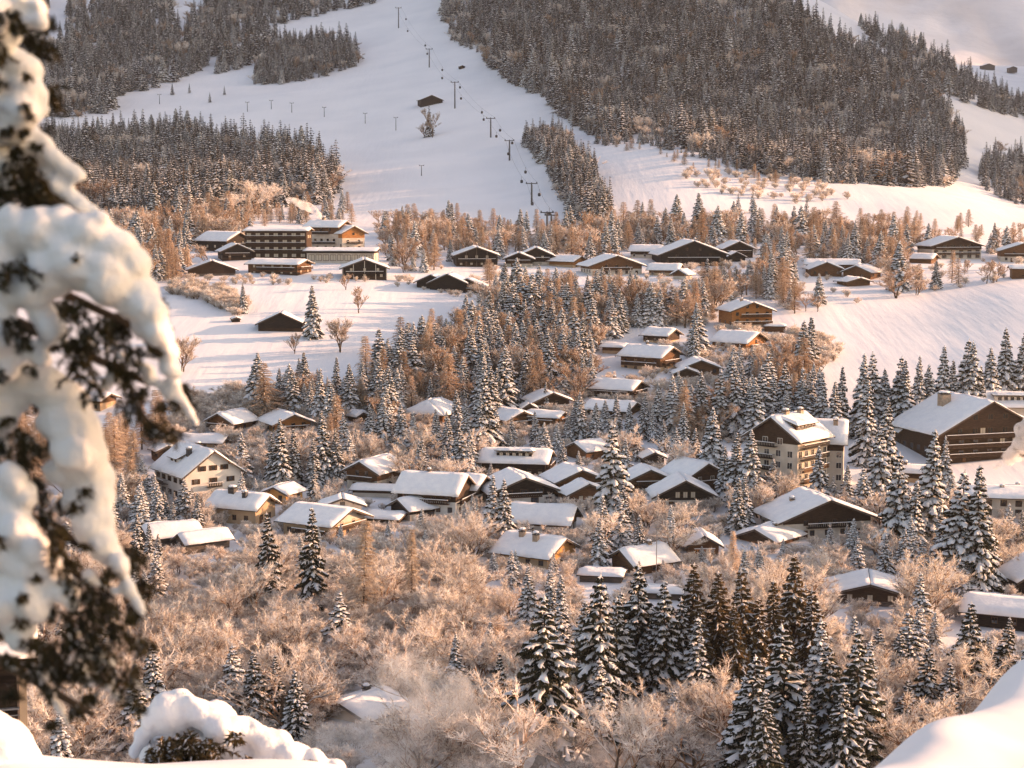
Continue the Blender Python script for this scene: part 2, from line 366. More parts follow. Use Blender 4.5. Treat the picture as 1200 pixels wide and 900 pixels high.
def spruce(seed, H=18.0, Rm=3.4, gap=0.72, nb=6, load=1.0, bare=0.06, fine=1.0):
    """trunk, green crown and snow load of one spruce of height H"""
    random.seed(seed)
    trunk, green, snow = MB(), MB(), MB()
    lean = (rnd(-.15, .15), rnd(-.15, .15))
    trunk.tube([(0, 0, -1.5), (lean[0]*.3, lean[1]*.3, H*.4), (lean[0], lean[1], H*.97)], [0.26, 0.17, 0.03], 7)
    z = H * bare; ph = rnd(0, 6.28); lop = rnd(0, 6.28)
    while z < H * 0.975:
        t = z / H
        Rl = Rm * ((1 - t) ** 0.92) * (1.0 if t > 0.12 else 0.75 + t*2) + 0.10
        n = max(4, int(round(nb * (1 if t < .7 else .75) + rnd(-.8, .8))))
        for b in range(n):
            az = ph + 6.283 * b / n + rnd(-.3, .3)
            L = Rl * rnd(.68, 1.14) * (1 + 0.10 * math.cos(az - lop))
            if random.random() < 0.05: L *= 0.55
            out = Vector((math.cos(az), math.sin(az), 0)); sd = Vector((-math.sin(az), math.cos(az), 0))
            el = (0.55 * t ** 1.5 - 0.10) + rnd(-.10, .08)
            droop = (0.30 + 0.42 * (1 - t)) * rnd(.75, 1.25)
            p0 = Vector((lean[0]*t, lean[1]*t, z + rnd(-.2, .2)))
            ns = 5; pts = []
            for i in range(ns + 1):
                s = i / ns
                zz = L * (math.tan(el) * s - droop * s * s * (1.0 - 0.28 * s))
                pts.append(p0 + out * (L * s * (1 - 0.08 * s)) + Vector((0, 0, zz)) + sd * (0.06 * L * s * rnd(-1, 1)))
            dk = min(1.0, .35 + L * .3)
            # snow along the outer part of the bough and on its side sprays
            w = (0.11 + 0.10 * L) * load
            st = 1 if L > 0.9 else 0
            if random.random() < 0.93:
                sp = pts[st:]; m_ = len(sp)
                snow_pad(snow, [p + Vector((0, 0, .05)) for p in sp], [w * rnd(.6, 1.25) * (0.75 if i == 0 else 1) * (0.55 if i == m_-1 else 1) for i in range(m_)])
            nsp = max(2, int(2 + L * 1.5))
            for i in range(nsp):
                s = 0.30 + 0.68 * (i + rnd(0, .8)) / nsp
                f = min(s, .999) * ns; a = pts[int(f)].lerp(pts[int(f)+1], f - int(f))
                for sg in (-1, 1):
                    sl_ = L * 0.42 * (1.08 - s) * rnd(.6, 1.2) + 0.18
                    e = a + (out * 0.62 + sd * sg * 0.75).normalized() * sl_ + Vector((0, 0, -sl_ * rnd(.15, .6)))
                    if random.random() < 0.62 * load:
                        snow_pad(snow, [a + Vector((0, 0, .03)), a.lerp(e, .55) + Vector((0, 0, .05)), e], [w*.55, w*.62*rnd(.7, 1.2), w*.22])
                    for q in range(int(3 * fine)):      # needles hanging off the spray
                        u = rnd(.1, 1.0); o = a.lerp(e, u)
                        sliver(green, o, o + (Vector((rnd(-.3, .3), rnd(-.3, .3), -rnd(.25, .62))) + out * rnd(-.05, .25)) * dk, rnd(.10, .20) * dk)
                    kite(green, a + Vector((0, 0, -.04)), e + Vector((0, 0, -.10)), perp(e - a), sl_ * .30)
            kite(green, pts[0], pts[ns] + out * .12, sd, L * 0.16)
            kite(green, pts[1] - Vector((0, 0, .1)), pts[ns] - Vector((0, 0, .35)), Vector((0, 0, 1)), 0.12 + .05 * L)
            for q in range(int((4 + L * 3) * fine)):
                f = rnd(.15, .99) * ns; o = pts[int(f)].lerp(pts[int(f)+1], f - int(f))
                sliver(green, o, o + Vector((rnd(-.35, .35), rnd(-.35, .35), -rnd(.3, .75))) * dk, rnd(.09, .2) * dk)
        ph += 0.9; z += gap * (0.72 + 0.5 * (1 - t)) * rnd(.85, 1.15)
    top = Vector((lean[0], lean[1], H * .95))
    snow_pad(snow, [top, top + Vector((.03, 0, .3)), top + Vector((0, .03, H*.05))], [.22*load, .2*load, .07])
    for q in range(14): sliver(green, top + Vector((0, 0, rnd(-.5, .3))), top + Vector((rnd(-.3, .3), rnd(-.3, .3), rnd(-.3, .5))), .05)
    return (trunk.mesh('spruce_trunk', 'bark'), green.mesh('spruce_crown', 'needles'), snow.mesh('spruce_snow', 'tree_snow', True))

def golden(parts):
    c = parts[1].copy(); c.materials.clear(); c.materials.append(MATS['needles_gold']); return (parts[0], c, parts[2])
def far_spruce(seed, H=21.0, Rm=2.9, lv=21, nb=6, snowy=0.6):
    random.seed(seed); mb = MB()
    mb.tube([(0, 0, -2), (0, 0, H*.5), (0, 0, H)], [.25, .16, .02], 4, 0, False)
    for i in range(lv):
        t = (i + 0.7) / lv * .95 + .02; z = H * t; Rl = Rm * (1 - t) ** .9 + .08
        for b in range(nb if t < .6 else nb - 2):
            az = 6.283 * (b + .5 * (i % 2)) / nb + rnd(-.4, .4); L = Rl * rnd(.65, 1.2)
            out = Vector((math.cos(az), math.sin(az), 0)); sd = Vector((-out.y, out.x, 0))
            p = Vector((0, 0, z + .25)); q = p + out * L + Vector((0, 0, -L * rnd(.35, .75)))
            kite(mb, p, q, sd, L * .3, 1)
            for k in range(3):
                a = rnd(.15, .9); o = p.lerp(q, a) + sd * rnd(-.3, .3) * L * (1 - a)
                sliver(mb, o, o + out * rnd(0, .4) + Vector((rnd(-.2, .2), rnd(-.2, .2), -rnd(.5, 1.1) * min(1, .3 + L * .4))), .12 + .1 * L, 1)
            if random.random() < snowy:
                kite(mb, p.lerp(q, .12) + Vector((0, 0, .14)), q + Vector((0, 0, .12)), sd, L * .25 + .04, 2)
                kite(mb, p.lerp(q, .3) + Vector((0, 0, .1)), q + Vector((0, 0, .02)), Vector((0, 0, 1)), .07 + .07 * L, 2)
            if random.random() < snowy:
                o = p.lerp(q, rnd(.4, .8)); e = o + (out + sd * random.choice((-1, 1))) * L * .3 - Vector((0, 0, L * .15))
                kite(mb, o + Vector((0, 0, .1)), e, Vector((0, 0, 1)), .04 + .05 * L, 2)
    return mb.mesh('far_spruce', ['bark', 'far_needles', 'far_snow'])

def larch(seed, H=17.0, Rm=2.9, frost=0.3, nb=6, gap=0.5, tw=17):
    """bare winter larch: straight stem, thin level boughs, hanging twigs"""
    random.seed(seed); trunk, crown = MB(), MB()
    bend = rnd(-.3, .3)
    trunk.tube([(0, 0, -1.5), (bend*.4, 0, H*.4), (bend, 0, H*.98)], [.22, .14, .02], 6)
    z = H * .12; ph = 0
    while z < H * .97:
        t = z / H; Rl = Rm * (1 - t) ** .95 * (1 if t > .2 else .8) * (1 + .18 * math.sin(z * 1.7 + seed)) + .15
        for b in range(nb):
            az = ph + 6.283 * b / nb + rnd(-.4, .4); L = Rl * rnd(.6, 1.2)
            out = Vector((math.cos(az), math.sin(az), 0)); sd = Vector((-out.y, out.x, 0))
            p0 = Vector((bend * t, 0, z)); el = rnd(-.18, .35); pts = []
            for i in range(4):
                s = i / 3; pts.append(p0 + out * L * s + Vector((0, 0, L * (el * s - .28 * s * s))))
            crown.tube(pts, [.05, .04, .03, .012], 3, 0, False)
            for q in range(int(tw + L * tw * .5)):
                f = rnd(.15, .99) * 3; o = pts[int(f)].lerp(pts[int(f)+1], f - int(f))
                e = o + (sd * rnd(-1, 1) + out * rnd(.1, .8)).normalized() * rnd(.3, .95) + Vector((0, 0, rnd(-.5, .18)))
                sliver(crown, o, e, rnd(.025, .05), 1 if random.random() < frost else 0)
            if random.random() < frost * 1.3:
                snow_pad(crown, [pts[1], pts[2], pts[3]], [.07, .075, .04], 1)
        ph += 1.1; z += gap * rnd(.8, 1.2)
    return trunk.mesh('larch_trunk', 'bark'), crown.mesh('larch_crown', ['larch_twig', 'larch_frost'])

def branching(seed, H, spread, stems, depth, frost, twigs, mats, spine=.09, wmul=1.0, trunk_h=0.0):
    """broadleaf tree or shrub in winter: forked limbs ending in a haze of twigs"""
    random.seed(seed); trunk, crown = MB(), MB()
    def grow(p, d, L, r, lev):
        pts = [p]; q = p
        for i in range(3):
            d = (d + Vector((rnd(-.22, .22), rnd(-.22, .22), rnd(-.06, .16)))).normalized(); q = q + d * L / 3; pts.append(q)
        (trunk if lev == 0 else crown).tube(pts, [r, r*.88, r*.76, r*.62], 4 if lev < 2 else 3, 0, False)
        if lev > 0 and random.random() < frost * .8:
            snow_pad(crown, [a + Vector((0, 0, r*.7)) for a in pts[1:]], [r*1.0 + .018, r*.9 + .018, r*.6 + .01], 1, .9)
        if lev >= depth:
            for k in range(twigs):
                f = rnd(.05, .99) * 3; o = pts[int(f)].lerp(pts[int(f)+1], f - int(f))
                e = o + (d * .6 + Vector((rnd(-1, 1), rnd(-1, 1), rnd(-.45, .9)))).normalized() * rnd(.3, .95) * (.55 + L * .4)
                sliver(crown, o, e, rnd(.016, .034) * wmul, 1 if random.random() < frost else 0)
                if random.random() < .55:
                    e2 = o.lerp(e, .55) + Vector((rnd(-.3, .3), rnd(-.3, .3), rnd(-.05, .35)))
                    sliver(crown, o.lerp(e, .5), e2, rnd(.014, .026) * wmul, 1 if random.random() < frost else 0)
            return
        for k in range(random.choice((3, 3, 4)) if lev < 2 else random.choice((2, 3))):
            f = rnd(.3, 1) * 3; f = min(f, 2.999); o = pts[int(f)].lerp(pts[int(f)+1], f - int(f))
            nd = (d + Vector((rnd(-1, 1), rnd(-1, 1), rnd(-.35, .55))) * spread).normalized()
            grow(o, nd, L * rnd(.6, .82), r * rnd(.5, .66), lev + 1)
    for s in range(stems):
        a = rnd(0, 6.283); lean = rnd(0, .5) * (stems > 1)
        d = Vector((math.cos(a) * lean, math.sin(a) * lean, 1)).normalized()
        b = Vector((math.cos(a), math.sin(a), 0)) * (rnd(0, .5) if stems > 1 else 0)
        grow(b + Vector((0, 0, -.6)), d, H * rnd(.32, .42) + trunk_h, spine * rnd(.8, 1.2), 0)
    return trunk.mesh('limb', 'bark'), crown.mesh('twig_crown', mats)

SPR = [spruce(11, 18, 4.6), spruce(12, 18, 4.0, nb=7), spruce(13, 18, 4.9, gap=.8), spruce(14, 18, 3.8, load=1.2), spruce(15, 18, 4.3, load=1.05), spruce(18, 18, 4.7, gap=.9, nb=6, load=1.1), spruce(19, 18, 3.6, gap=.66, load=.95), spruce(16, 18, 5.1, nb=7, load=1.15), spruce(17, 18, 4.0, gap=.8, load=1.3)]
NEARSPR = [spruce(31, 18, 4.9, gap=.84, nb=7, load=.66, fine=2.2), spruce(32, 18, 4.5, gap=.86, nb=7, load=.8, fine=2.2), spruce(33, 18, 4.1, gap=.82, nb=6, load=.62, fine=2.4), spruce(34, 18, 4.6, gap=.9, nb=6, load=.72, fine=2.2)]
GOLD = [golden(spruce(71, 18, 4.3, gap=.7, load=.45, fine=2.2)), golden(spruce(72, 18, 3.8, gap=.7, load=.3, fine=2.2))]
LAR = [larch(21, Rm=3.7, frost=.45), larch(22, Rm=3.2, frost=.3), larch(23, Rm=4.3, frost=.4), larch(24, Rm=3.5, frost=.65), larch(25, Rm=4.2, frost=.8, tw=19)]
random.seed(1)
FLAR = [larch(26, Rm=3.9, frost=.9, gap=.45, tw=22), larch(27, Rm=3.4, frost=.85, gap=.45, tw=22)]
BRD = [branching(41, 10, .75, 2, 3, .25, 40, ['bush_twig', 'frost'], .16, 1.1), branching(42, 10, .85, 3, 3, .5, 34, ['bush_twig', 'frost'], .13, 1.1), branching(43, 11, .7, 1, 4, .2, 30, ['larch_twig', 'frost'], .2, 1.0, 1.0)]
FBR = [branching(45, 10, .8, 2, 3, .80, 36, ['bush_twig', 'frost'], .15, 1.15), branching(46, 10, .7, 3, 3, .86, 32, ['bush_twig', 'frost'], .12, 1.15), branching(47, 10, .9, 1, 4, .8, 22, ['bush_twig', 'frost'], .18, 1.15, .6), branching(48, 10, .6, 4, 3, .75, 26, ['bush_twig', 'frost'], .11, 1.1)]
BSH = [branching(51, 5.5, .85, 6, 3, .76, 16, ['bush_twig', 'frost'], .06, 1.2), branching(52, 5.5, .95, 7, 3, .82, 15, ['bush_twig', 'frost'], .055, 1.2),
       branching(53, 6.2, .75, 6, 3, .66, 16, ['bush_twig', 'frost'], .06, 1.1), branching(54, 5.0, .9, 7, 3, .88, 15, ['bush_twig', 'frost'], .05, 1.3)]
FAR = [far_spruce(61, snowy=.8), far_spruce(62, Rm=2.5, snowy=.9), far_spruce(63, Rm=3.3, snowy=.95), far_spruce(64, Rm=2.7, snowy=.7), far_spruce(65, Rm=3.0, lv=17, snowy=.85)]
random.seed(99)

# ------------------------------------------------------------------ buildings
HOUSES = []       # (x, y, radius, picture box) so that no tree grows through or hides a house
def unit_window(frame_mat, pale):
    f = MB(); w, h = .5, .5; t = .07
    f.box(-w, w, -.06, .02, -h, -h + t); f.box(-w, w, -.06, .02, h - t, h); f.box(-w, -w + t, -.06, .02, -h + t, h - t)
    f.box(w - t, w, -.06, .02, -h + t, h - t); f.box(-.025, .025, -.05, .01, -h + t, h - t)
    p = MB(); p.box(-w + t, w - t, -.025, -.005, -h + t, h - t)
    return f.mesh('window_frame', frame_mat), p.mesh('window_pane', 'curtain_pale' if pale else 'glass')
WIN = {'white': unit_window('frame_white', False), 'brown': unit_window('frame_brown', False), 'pale': unit_window('frame_brown', True)}
sh = MB(); sh.box(-.5, .5, -.05, 0, -.5, .5)
SHUT = {k: sh.mesh('shutter', k) for k in ('wood_dark', 'wood_brown', 'wood_black')}
def window(parent, x, y, z, w, h, rz, style='white', shutters=None):
    fr, pn = WIN[style]
    o = link(bpy.data.objects.new('window', fr), parent); o.location = (x, y, z); o.rotation_euler = (0, 0, rz); o.scale = (w, 1, h)
    link(bpy.data.objects.new('pane', pn), o)
    if shutters:
        for s in (-1, 1):
            q = link(bpy.data.objects.new('shutter', SHUT[shutters]), parent); q.rotation_euler = (0, 0, rz); q.scale = (w * .42, 1, h)
            q.location = Vector((x, y, z)) + Matrix.Rotation(rz, 3, 'Z') @ Vector((s * w * .73, -.02, 0))
    return o
def snow_quad(mb, a, b, c, d, th, nx=14, ny=7, m=0, seed=0, lump=.10):
    """snow blanket on the slope a-b (eave) d-c (ridge): thick, lumpy, rounded at its edges"""
    a, b, c, d = map(Vector, (a, b, c, d)); n = (b - a).cross(d - a).normalized()
    if n.z < 0: n = -n
    rs = random.Random(seed); k = len(mb.v); G = [[0] * (ny + 1) for _ in range(nx + 1)]
    nz = [[rs.uniform(-1, 1) for _ in range(ny + 3)] for _ in range(nx + 3)]
    for i in range(nx + 1):
        for j in range(ny + 1):
            u, v = i / nx, j / ny
            p = a.lerp(b, u).lerp(d.lerp(c, u), v)
            e = min(u * (b - a).length, (1 - u) * (b - a).length, v * (d - a).length)
            q = math.sqrt(max(0, 1 - max(0, 1 - e / .35) ** 2))
            t = th * (.18 + .82 * q) * (1 + .22 * math.sin(u * 7 + seed) * math.cos(v * 4 + seed * 2)) + lump * 1.5 * (nz[i][j] + nz[i+1][j] + nz[i][j+1]) / 3 * q
            if j == 0: p = p + (a - d).normalized() * (rs.uniform(-.10, .16) + .14 * math.sin(i * .9 + seed))
            mb.v.append(tuple(p + n * t))
    I = lambda i, j: k + i * (ny + 1) + j
    for i in range(nx):
        for j in range(ny): mb.f.append((I(i, j), I(i+1, j), I(i+1, j+1), I(i, j+1))); mb.m.append(m)
    # skirt down to the boards
    rim = [(i, 0) for i in range(nx)] + [(nx, j) for j in range(ny)] + [(i, ny) for i in range(nx, 0, -1)] + [(0, j) for j in range(ny, 0, -1)]
    kk = len(mb.v)
    for (i, j) in rim:
        u, v = i / nx, j / ny; mb.v.append(tuple(a.lerp(b, u).lerp(d.lerp(c, u), v) + n * .005))
    L = len(rim)
    for r in range(L):
        i0, j0 = rim[r]; i1, j1 = rim[(r+1) % L]
        mb.f.append((kk + r, kk + (r+1) % L, I(i1, j1), I(i0, j0))); mb.m.append(m)
def chimney(parent, x, y, z0, z1, w=.8, mt='chimney_stone', d=None):
    mb = MB(); d = d or w
    mb.box(x-w/2, x+w/2, y-d/2, y+d/2, z0, z1, 0)
    mb.box(x-w/2-.08, x+w/2+.08, y-d/2-.08, y+d/2+.08, z1, z1+.12, 1)
    for sx in (-1, 1):
        for sy in (-1, 1): mb.box(x+sx*w*.4-.06, x+sx*w*.4+.06, y+sy*d*.4-.06, y+sy*d*.4+.06, z1+.12, z1+.4, 0)
    mb.box(x-w/2-.1, x+w/2+.1, y-d/2-.1, y+d/2+.1, z1+.4, z1+.5, 1)
    ring = [(x + (w*.62) * math.cos(t*math.pi/4), y + (d*.62) * math.sin(t*math.pi/4)) for t in range(8)]
    k = len(mb.v)
    for (r, zz) in ((1, .5), (.95, .68), (.6, .84)):
        for (a, b) in ring: mb.v.append((x + (a-x)*r, y + (b-y)*r, z1 + zz))
    for q in range(2):
        for t in range(8): mb.f.append((k+q*8+t, k+q*8+(t+1) % 8, k+(q+1)*8+(t+1) % 8, k+(q+1)*8+t)); mb.m.append(2)
    mb.f.append(tuple(k+16+t for t in range(8))); mb.m.append(2)
    return mb.build('chimney', [mt, 'metal_dark', 'snow'], parent)
def balcony(parent, x0, x1, y, z, depth=1.3, face='front', mt='wood_dark', rail=.95, boards=True):
    """deck with a boarded railing along the wall at y (front) or x (side)"""
    def bx(mb, a0, a1, o0, o1, z0, z1):
        if face == 'front': mb.box(a0, a1, y - o1, y - o0, z0, z1)
        elif face == 'right': mb.box(y + o0, y + o1, a0, a1, z0, z1)
        else: mb.box(y - o1, y - o0, a0, a1, z0, z1)
    d = MB(); bx(d, x0, x1, 0, depth, z - .14, z); b = d.build('balcony', mt, parent)
    r = MB(); bx(r, x0, x1, depth - .05, depth + .03, z + rail - .08, z + rail)
    bx(r, x0, x1, depth - .05, depth + .02, z + .003, z + .12)
    n = max(3, int((x1 - x0) / .45)); wd = .30 if boards else .08
    for i in range(n):
        a = x0 + (x1 - x0) * (i + .5) / n; bx(r, a - wd/2, a + wd/2, depth - .035, depth + .005, z + .12, z + rail - .08)
    for e in (x0, x1 - .08): bx(r, e, e + .08, .02, depth - .05, z + rail - .08, z + rail)
    r.build('railing', mt, b)
    s = MB(); bx(s, x0 + .02, x1 - .02, depth - .07, depth + .05, z + rail + .003, z + rail + .13); s.build('snow', 'snow', b)
    return b

def house(name, label, cx, base, W, L, H, rot=0, pitch=22, low='plaster_cream', up='wood_brown', split=.45, ov=1.2, ove=1.2, roofm='wood_dark',
          snow=.5, front=(), right=(), left=(), wstyle='white', wsize=(1.1, 1.25), shutters=None, bal=(), chim=(), D=None, metres=False, cat='house', group=None,
          bury=4.0, posts=False, dormer=None, hip=0.0, dz=0.0, box=None, cstone='chimney_stone', skirt=True, bargem='wood_grey', pale=()):
    """gabled house; cx/base: picture position of its foot; W gable width, L ridge length, H wall height (picture px, or metres);
    rot 0 = gable towards the camera. front/right/left: lists of (height fraction, [positions -1..1])"""
    if D is None:
        p = ground_at(cx, base)
    else:
        t = py2t(base); v = (cx - 600) / F * (CP - t * SP); p = Vector((v * D, D, t * D))
    s = 1.0 if metres else p.y / F
    W *= s; L *= s; H *= s
    rz = R(rot)
    # p is the middle of the nearest face; move back by half the depth along the view
    back = (abs(math.cos(rz)) * L + abs(math.sin(rz)) * W) / 2
    c = p + Vector((p.x / p.y, 1, 0)) * back
    c.z = p.z + dz
    o = empty(name, c, rz)
    tag(o, label, cat, group)
    w2, l2 = W / 2, L / 2; tp = math.tan(R(pitch)); rise = w2 * tp
    hs = H * split
    lo_ = MB(); lo_.box(-w2, w2, -l2, l2, -bury, hs); lo_.build('wall', low, o)
    if split < 1:
        e = .04
        u_ = MB()
        if hip: u_.box(-w2-e, w2+e, -l2-e, l2+e, hs, H)
        else:
            vs = [(-w2-e, -l2-e, hs), (w2+e, -l2-e, hs), (w2+e, -l2-e, H), (0, -l2-e, H+rise), (-w2-e, -l2-e, H)]
            vs += [(x, -y, z) for (x, y, z) in vs]
            u_.add(vs, [(0,1,2,3,4), (9,8,7,6,5), (0,5,6,1), (1,6,7,2), (2,7,8,3), (3,8,9,4), (4,9,5,0)])
        u_.build('upper_wall', up, o)
    else:
        if not hip:
            u_ = MB(); e = .0
            vs = [(-w2, -l2, H), (w2, -l2, H), (0, -l2, H+rise)]; vs += [(x, -y, z) for (x, y, z) in vs]
            u_.add(vs, [(0,1,2), (5,4,3), (1,4,5,2), (2,5,3,0), (0,3,4,1)]); u_.build('gable_wall', up, o)
    # roof boards and snow
    SNOWS = []; rb, sn = MB(), MB(); zr = H + rise + .05; ze = H - ov * tp + .05; xe = w2 + ov; ye = l2 + ove
    th = .16
    hx = hip * (w2 + ov)
    sd_ = abs(hash((cx, base))) % 9999
    ns_ = max(8, int(2 * ye / 1.1))
    for sg in (-1, 1):
        A = (sg*xe, -ye, ze); B = (sg*xe, ye, ze); C_ = (0, ye - hx, zr); D_ = (0, -ye + hx, zr)
        rb.slab([A, B, C_, D_], th)
        n = (Vector(B)-Vector(A)).cross(Vector(D_)-Vector(A)).normalized(); n = n if n.z > 0 else -n
        off = n * (th + .004)
        if snow:
            snow_quad(sn, Vector(A)+off+Vector((-sg*.06, .05, 0)), Vector(B)+off+Vector((-sg*.06, -.05, 0)), Vector(C_)+off, Vector(D_)+off, snow, ns_, max(6, int(xe / .9)), 0, sd_ + sg); SNOWS.append(sn); sn = MB()
    if hip:
        for sg in (-1, 1):
            A = (-xe, sg*ye, ze); B = (xe, sg*ye, ze); T = (0, sg*(ye - hx), zr)
            rb.slab([A, B, T], th)
            n = (Vector(B)-Vector(A)).cross(Vector(T)-Vector(A)).normalized(); n = n if n.z > 0 else -n
            off = n * (th + .004)
            if snow: snow_quad(sn, Vector(A)+off, Vector(B)+off, Vector(T)+off+Vector((.05,0,0)), Vector(T)+off-Vector((.05,0,0)), snow, 12, 7, 0, sd_ + 5); SNOWS.append(sn); sn = MB()
    roof = rb.build('roof', roofm, o)
    for q in SNOWS:
        if q.v: q.build('snow', 'snow', roof, True)
    for (fx, fy, hh, ww) in chim:                 # chimneys: across, along, height above roof, width
        x = fx * w2; zr_ = H + rise - abs(x) * tp
        chimney(roof, x, fy * l2, zr_ - .3, zr_ + hh, ww, cstone)
    if dormer:                                    # (side sign, centre along, length, height): shed dormer with its own snow
        for (sg, fy, dl, dh) in dormer:
            x1 = sg * w2 * .78; x0 = sg * w2 * .12; z1 = H + rise - abs(x1) * tp; z0 = H + rise - abs(x0) * tp + .1
            yc = fy * l2; top = z1 + dh
            m_ = MB(); m_.box(min(x0, x1), max(x0, x1), yc - dl/2, yc + dl/2, z1 - .4, min(top, z0) - .02)
            dd = m_.build('dormer', up, roof)
            q = MB(); q.slab([(x1 + sg*.7, yc - dl/2 - .5, top - .05), (x1 + sg*.7, yc + dl/2 + .5, top - .05), (x0, yc + dl/2 + .5, z0 + .25), (x0, yc - dl/2 - .5, z0 + .25)], .14)
            snow_quad(q, (x1 + sg*.7, yc - dl/2 - .5, top + .1), (x1 + sg*.7, yc + dl/2 + .5, top + .1), (x0, yc + dl/2 + .5, z0 + .4), (x0, yc - dl/2 - .5, z0 + .4), snow, 12, 5, 1, sd_ + 7)
            q.build('dormer_roof', [roofm, 'snow'], roof)
            nwin = max(2, int(dl / 1.7))
            for i in range(nwin):
                window(o, x1 + sg*.03, yc + dl * ((i + .5) / nwin - .5) * .92, (z1 + top) / 2, 1.0, dh * .62, R(90) * sg, wstyle)
    if not hip and snow:                          # bargeboards under the roof edge of both gables
        for sg in (-1, 1):
            for sy in (-1, 1):
                q = MB(); q.slab([(sg*.02, sy*(ye-.01), zr-.26), (sg*xe, sy*(ye-.01), ze-.26), (sg*xe, sy*(ye-.09), ze-.26), (sg*.02, sy*(ye-.09), zr-.26)], .24); q.build('bargeboard', bargem, roof)
        for sg in (-.55, 0, .55):                 # purlin ends carrying the overhang
            q = MB(); xx = sg * w2; zz = H + rise - abs(xx) * tp - .12; q.box(xx-.11, xx+.11, -ye+.12, -l2-.03, zz-.26, zz-.02); q.build('purlin', up if up.startswith('wood') else 'wood_brown', roof)
    big = H > 3.2 and cat in ('chalet', 'house', 'farmhouse', 'annex', 'villa', 'hotel')
    if big and not front: front = [(.35, row(3, .6)), (.8, row(2, .35))]
    if big and not left and rot > 8: left = [(.4, row(max(2, int(L / 3.5)), .75))]
    if big and not right and rot < -8: right = [(.4, row(max(2, int(L / 3.5)), .75))]
    if big and cat in ('chalet', 'farmhouse') and not any(b[0] == 'front' for b in bal): bal = tuple(bal) + (('front', -.85, .85, .56, WBAL),)
    if big:                                       # front door
        q = MB(); q.box(-.5*w2-.5, -.5*w2+.5, -l2-.06, -l2-.012, 0, 2.05); dd_ = q.build('door', 'wood_brown', o)
        q = MB(); q.box(-.5*w2+.32, -.5*w2+.38, -l2-.12, -l2-.063, .95, 1.1); q.build('handle', 'metal_grey', dd_)
    ww, wh = wsize
    for (fz, xs) in front:
        for fx in xs: window(o, fx * w2, -l2 - (.05 if fz > split else .01), H * fz, ww, wh, 0, wstyle, shutters)
    for (fz, xs) in pale:
        for fx in xs: window(o, fx * w2 + .02, -l2 - .09, H * fz, ww, wh, 0, 'pale')
    for (fz, ys) in right:
        for fy in ys: window(o, w2 + (.05 if fz > split else .01), fy * l2, H * fz, ww, wh, R(90), wstyle, shutters)
    for (fz, ys) in left:
        for fy in ys: window(o, -w2 - (.05 if fz > split else .01), fy * l2, H * fz, ww, wh, R(-90), wstyle, shutters)
    for b in bal:                                 # (face, from, to, height fraction, material)
        fc, a0, a1, fz, mt = b
        if fc == 'front': balcony(o, a0 * w2, a1 * w2, -l2 - .045, H * fz, face='front', mt=mt)
        else: balcony(o, a0 * l2, a1 * l2, (w2 if fc == 'right' else -w2) + (.045 if fc == 'right' else -.045), H * fz, face=fc, mt=mt)
    if posts:
        for fx in (-.98, -.5, 0, .5, .98):
            m_ = MB(); m_.box(fx*w2-.12, fx*w2+.12, -l2-.2, -l2-.05, 0, H + rise*(1-abs(fx)) - .15); m_.build('post', 'frame_white' if posts == 2 else 'wood_grey', o)
    if skirt:
        pass
    # reserve
    pts = []
    rot3 = Matrix.Rotation(rz, 3, 'Z')
    for x in (-xe, xe):
        for y in (-ye, ye):
            for z in (0, H + rise + .5): q = c + rot3 @ Vector((x, y, z if z == 0 else (z if abs(x) < .1 else H))); pts.append(proj(*q))
    q = proj(*(c + Vector((0, 0, H + rise + .5)))); pts.append(q)
    xs = [a for a, b in pts]; ys = [b for a, b in pts]
    HOUSES.append((c.x, c.y, W / 2 + 1.5, L / 2 + 1.5, rz, box or (min(xs), min(ys), max(xs), max(ys))))
    return o

WBAL = 'wood_dark'
row = lambda n, k=.75: [(-k + 2*k*i/(n-1)) if n > 1 else 0 for i in range(n)]

# ---- hotel on the hill and the chalets along the foot of the ski slope
WB, WD, WBR, WO, WG = 'wood_black', 'wood_dark', 'wood_brown', 'wood_orange', 'wood_grey'
PW, PC, PT, PO = 'plaster_white', 'plaster_cream', 'plaster_tan', 'plaster_ochre'
house('hotel_block', 'long dark balconied hotel block with flat snowy roof below the chimney smoke', 327, 304, 36, 72, 33, 87, 7, WD, WD, .2, 1.2, 1.2,
      left=[(.14, row(7, .88)), (.38, row(7, .88)), (.63, row(7, .88)), (.87, row(7, .88))], wstyle='pale', wsize=(2.1, 1.5),
      bal=[('left', -.97, .97, .27, WD), ('left', -.97, .97, .52, WD), ('left', -.97, .97, .76, WD)], cat='hotel', snow=.7)
house('hotel_block', 'tall cream hotel building with stepped gables and small attic balcony', 385, 296, 34, 44, 30, 68, 20, PC, WBR, .72, 1.4, 1.2,
      left=[(.2, row(4)), (.48, row(5)), (.88, row(3, .5))], front=[(.25, row(2, .5)), (.5, row(2, .5))], wstyle='brown', bal=[('left', -.9, .9, .34, WB), ('left', -.5, .5, .72, WB)], chim=[(.1, .3, 1.6, 1.4)], cat='hotel')
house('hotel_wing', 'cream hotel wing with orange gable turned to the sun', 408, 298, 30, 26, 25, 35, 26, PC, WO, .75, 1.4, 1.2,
      front=[(.3, row(2, .5)), (.6, row(2, .5)), (.95, [0])], right=[(.3, row(2, .5)), (.6, row(2, .5))], wstyle='brown', bal=[('front', -.7, .7, .5, WB)], cat='hotel')
house('hotel_restaurant', 'low restaurant wing with wide windows and thin dark roof edge', 402, 309, 30, 80, 15, 84, 9, PC, WB, .8, 2.0, 1.5,
      left=[(.45, row(9, .86))], wstyle='pale', wsize=(2.6, 2.6), cat='restaurant', snow=.25)
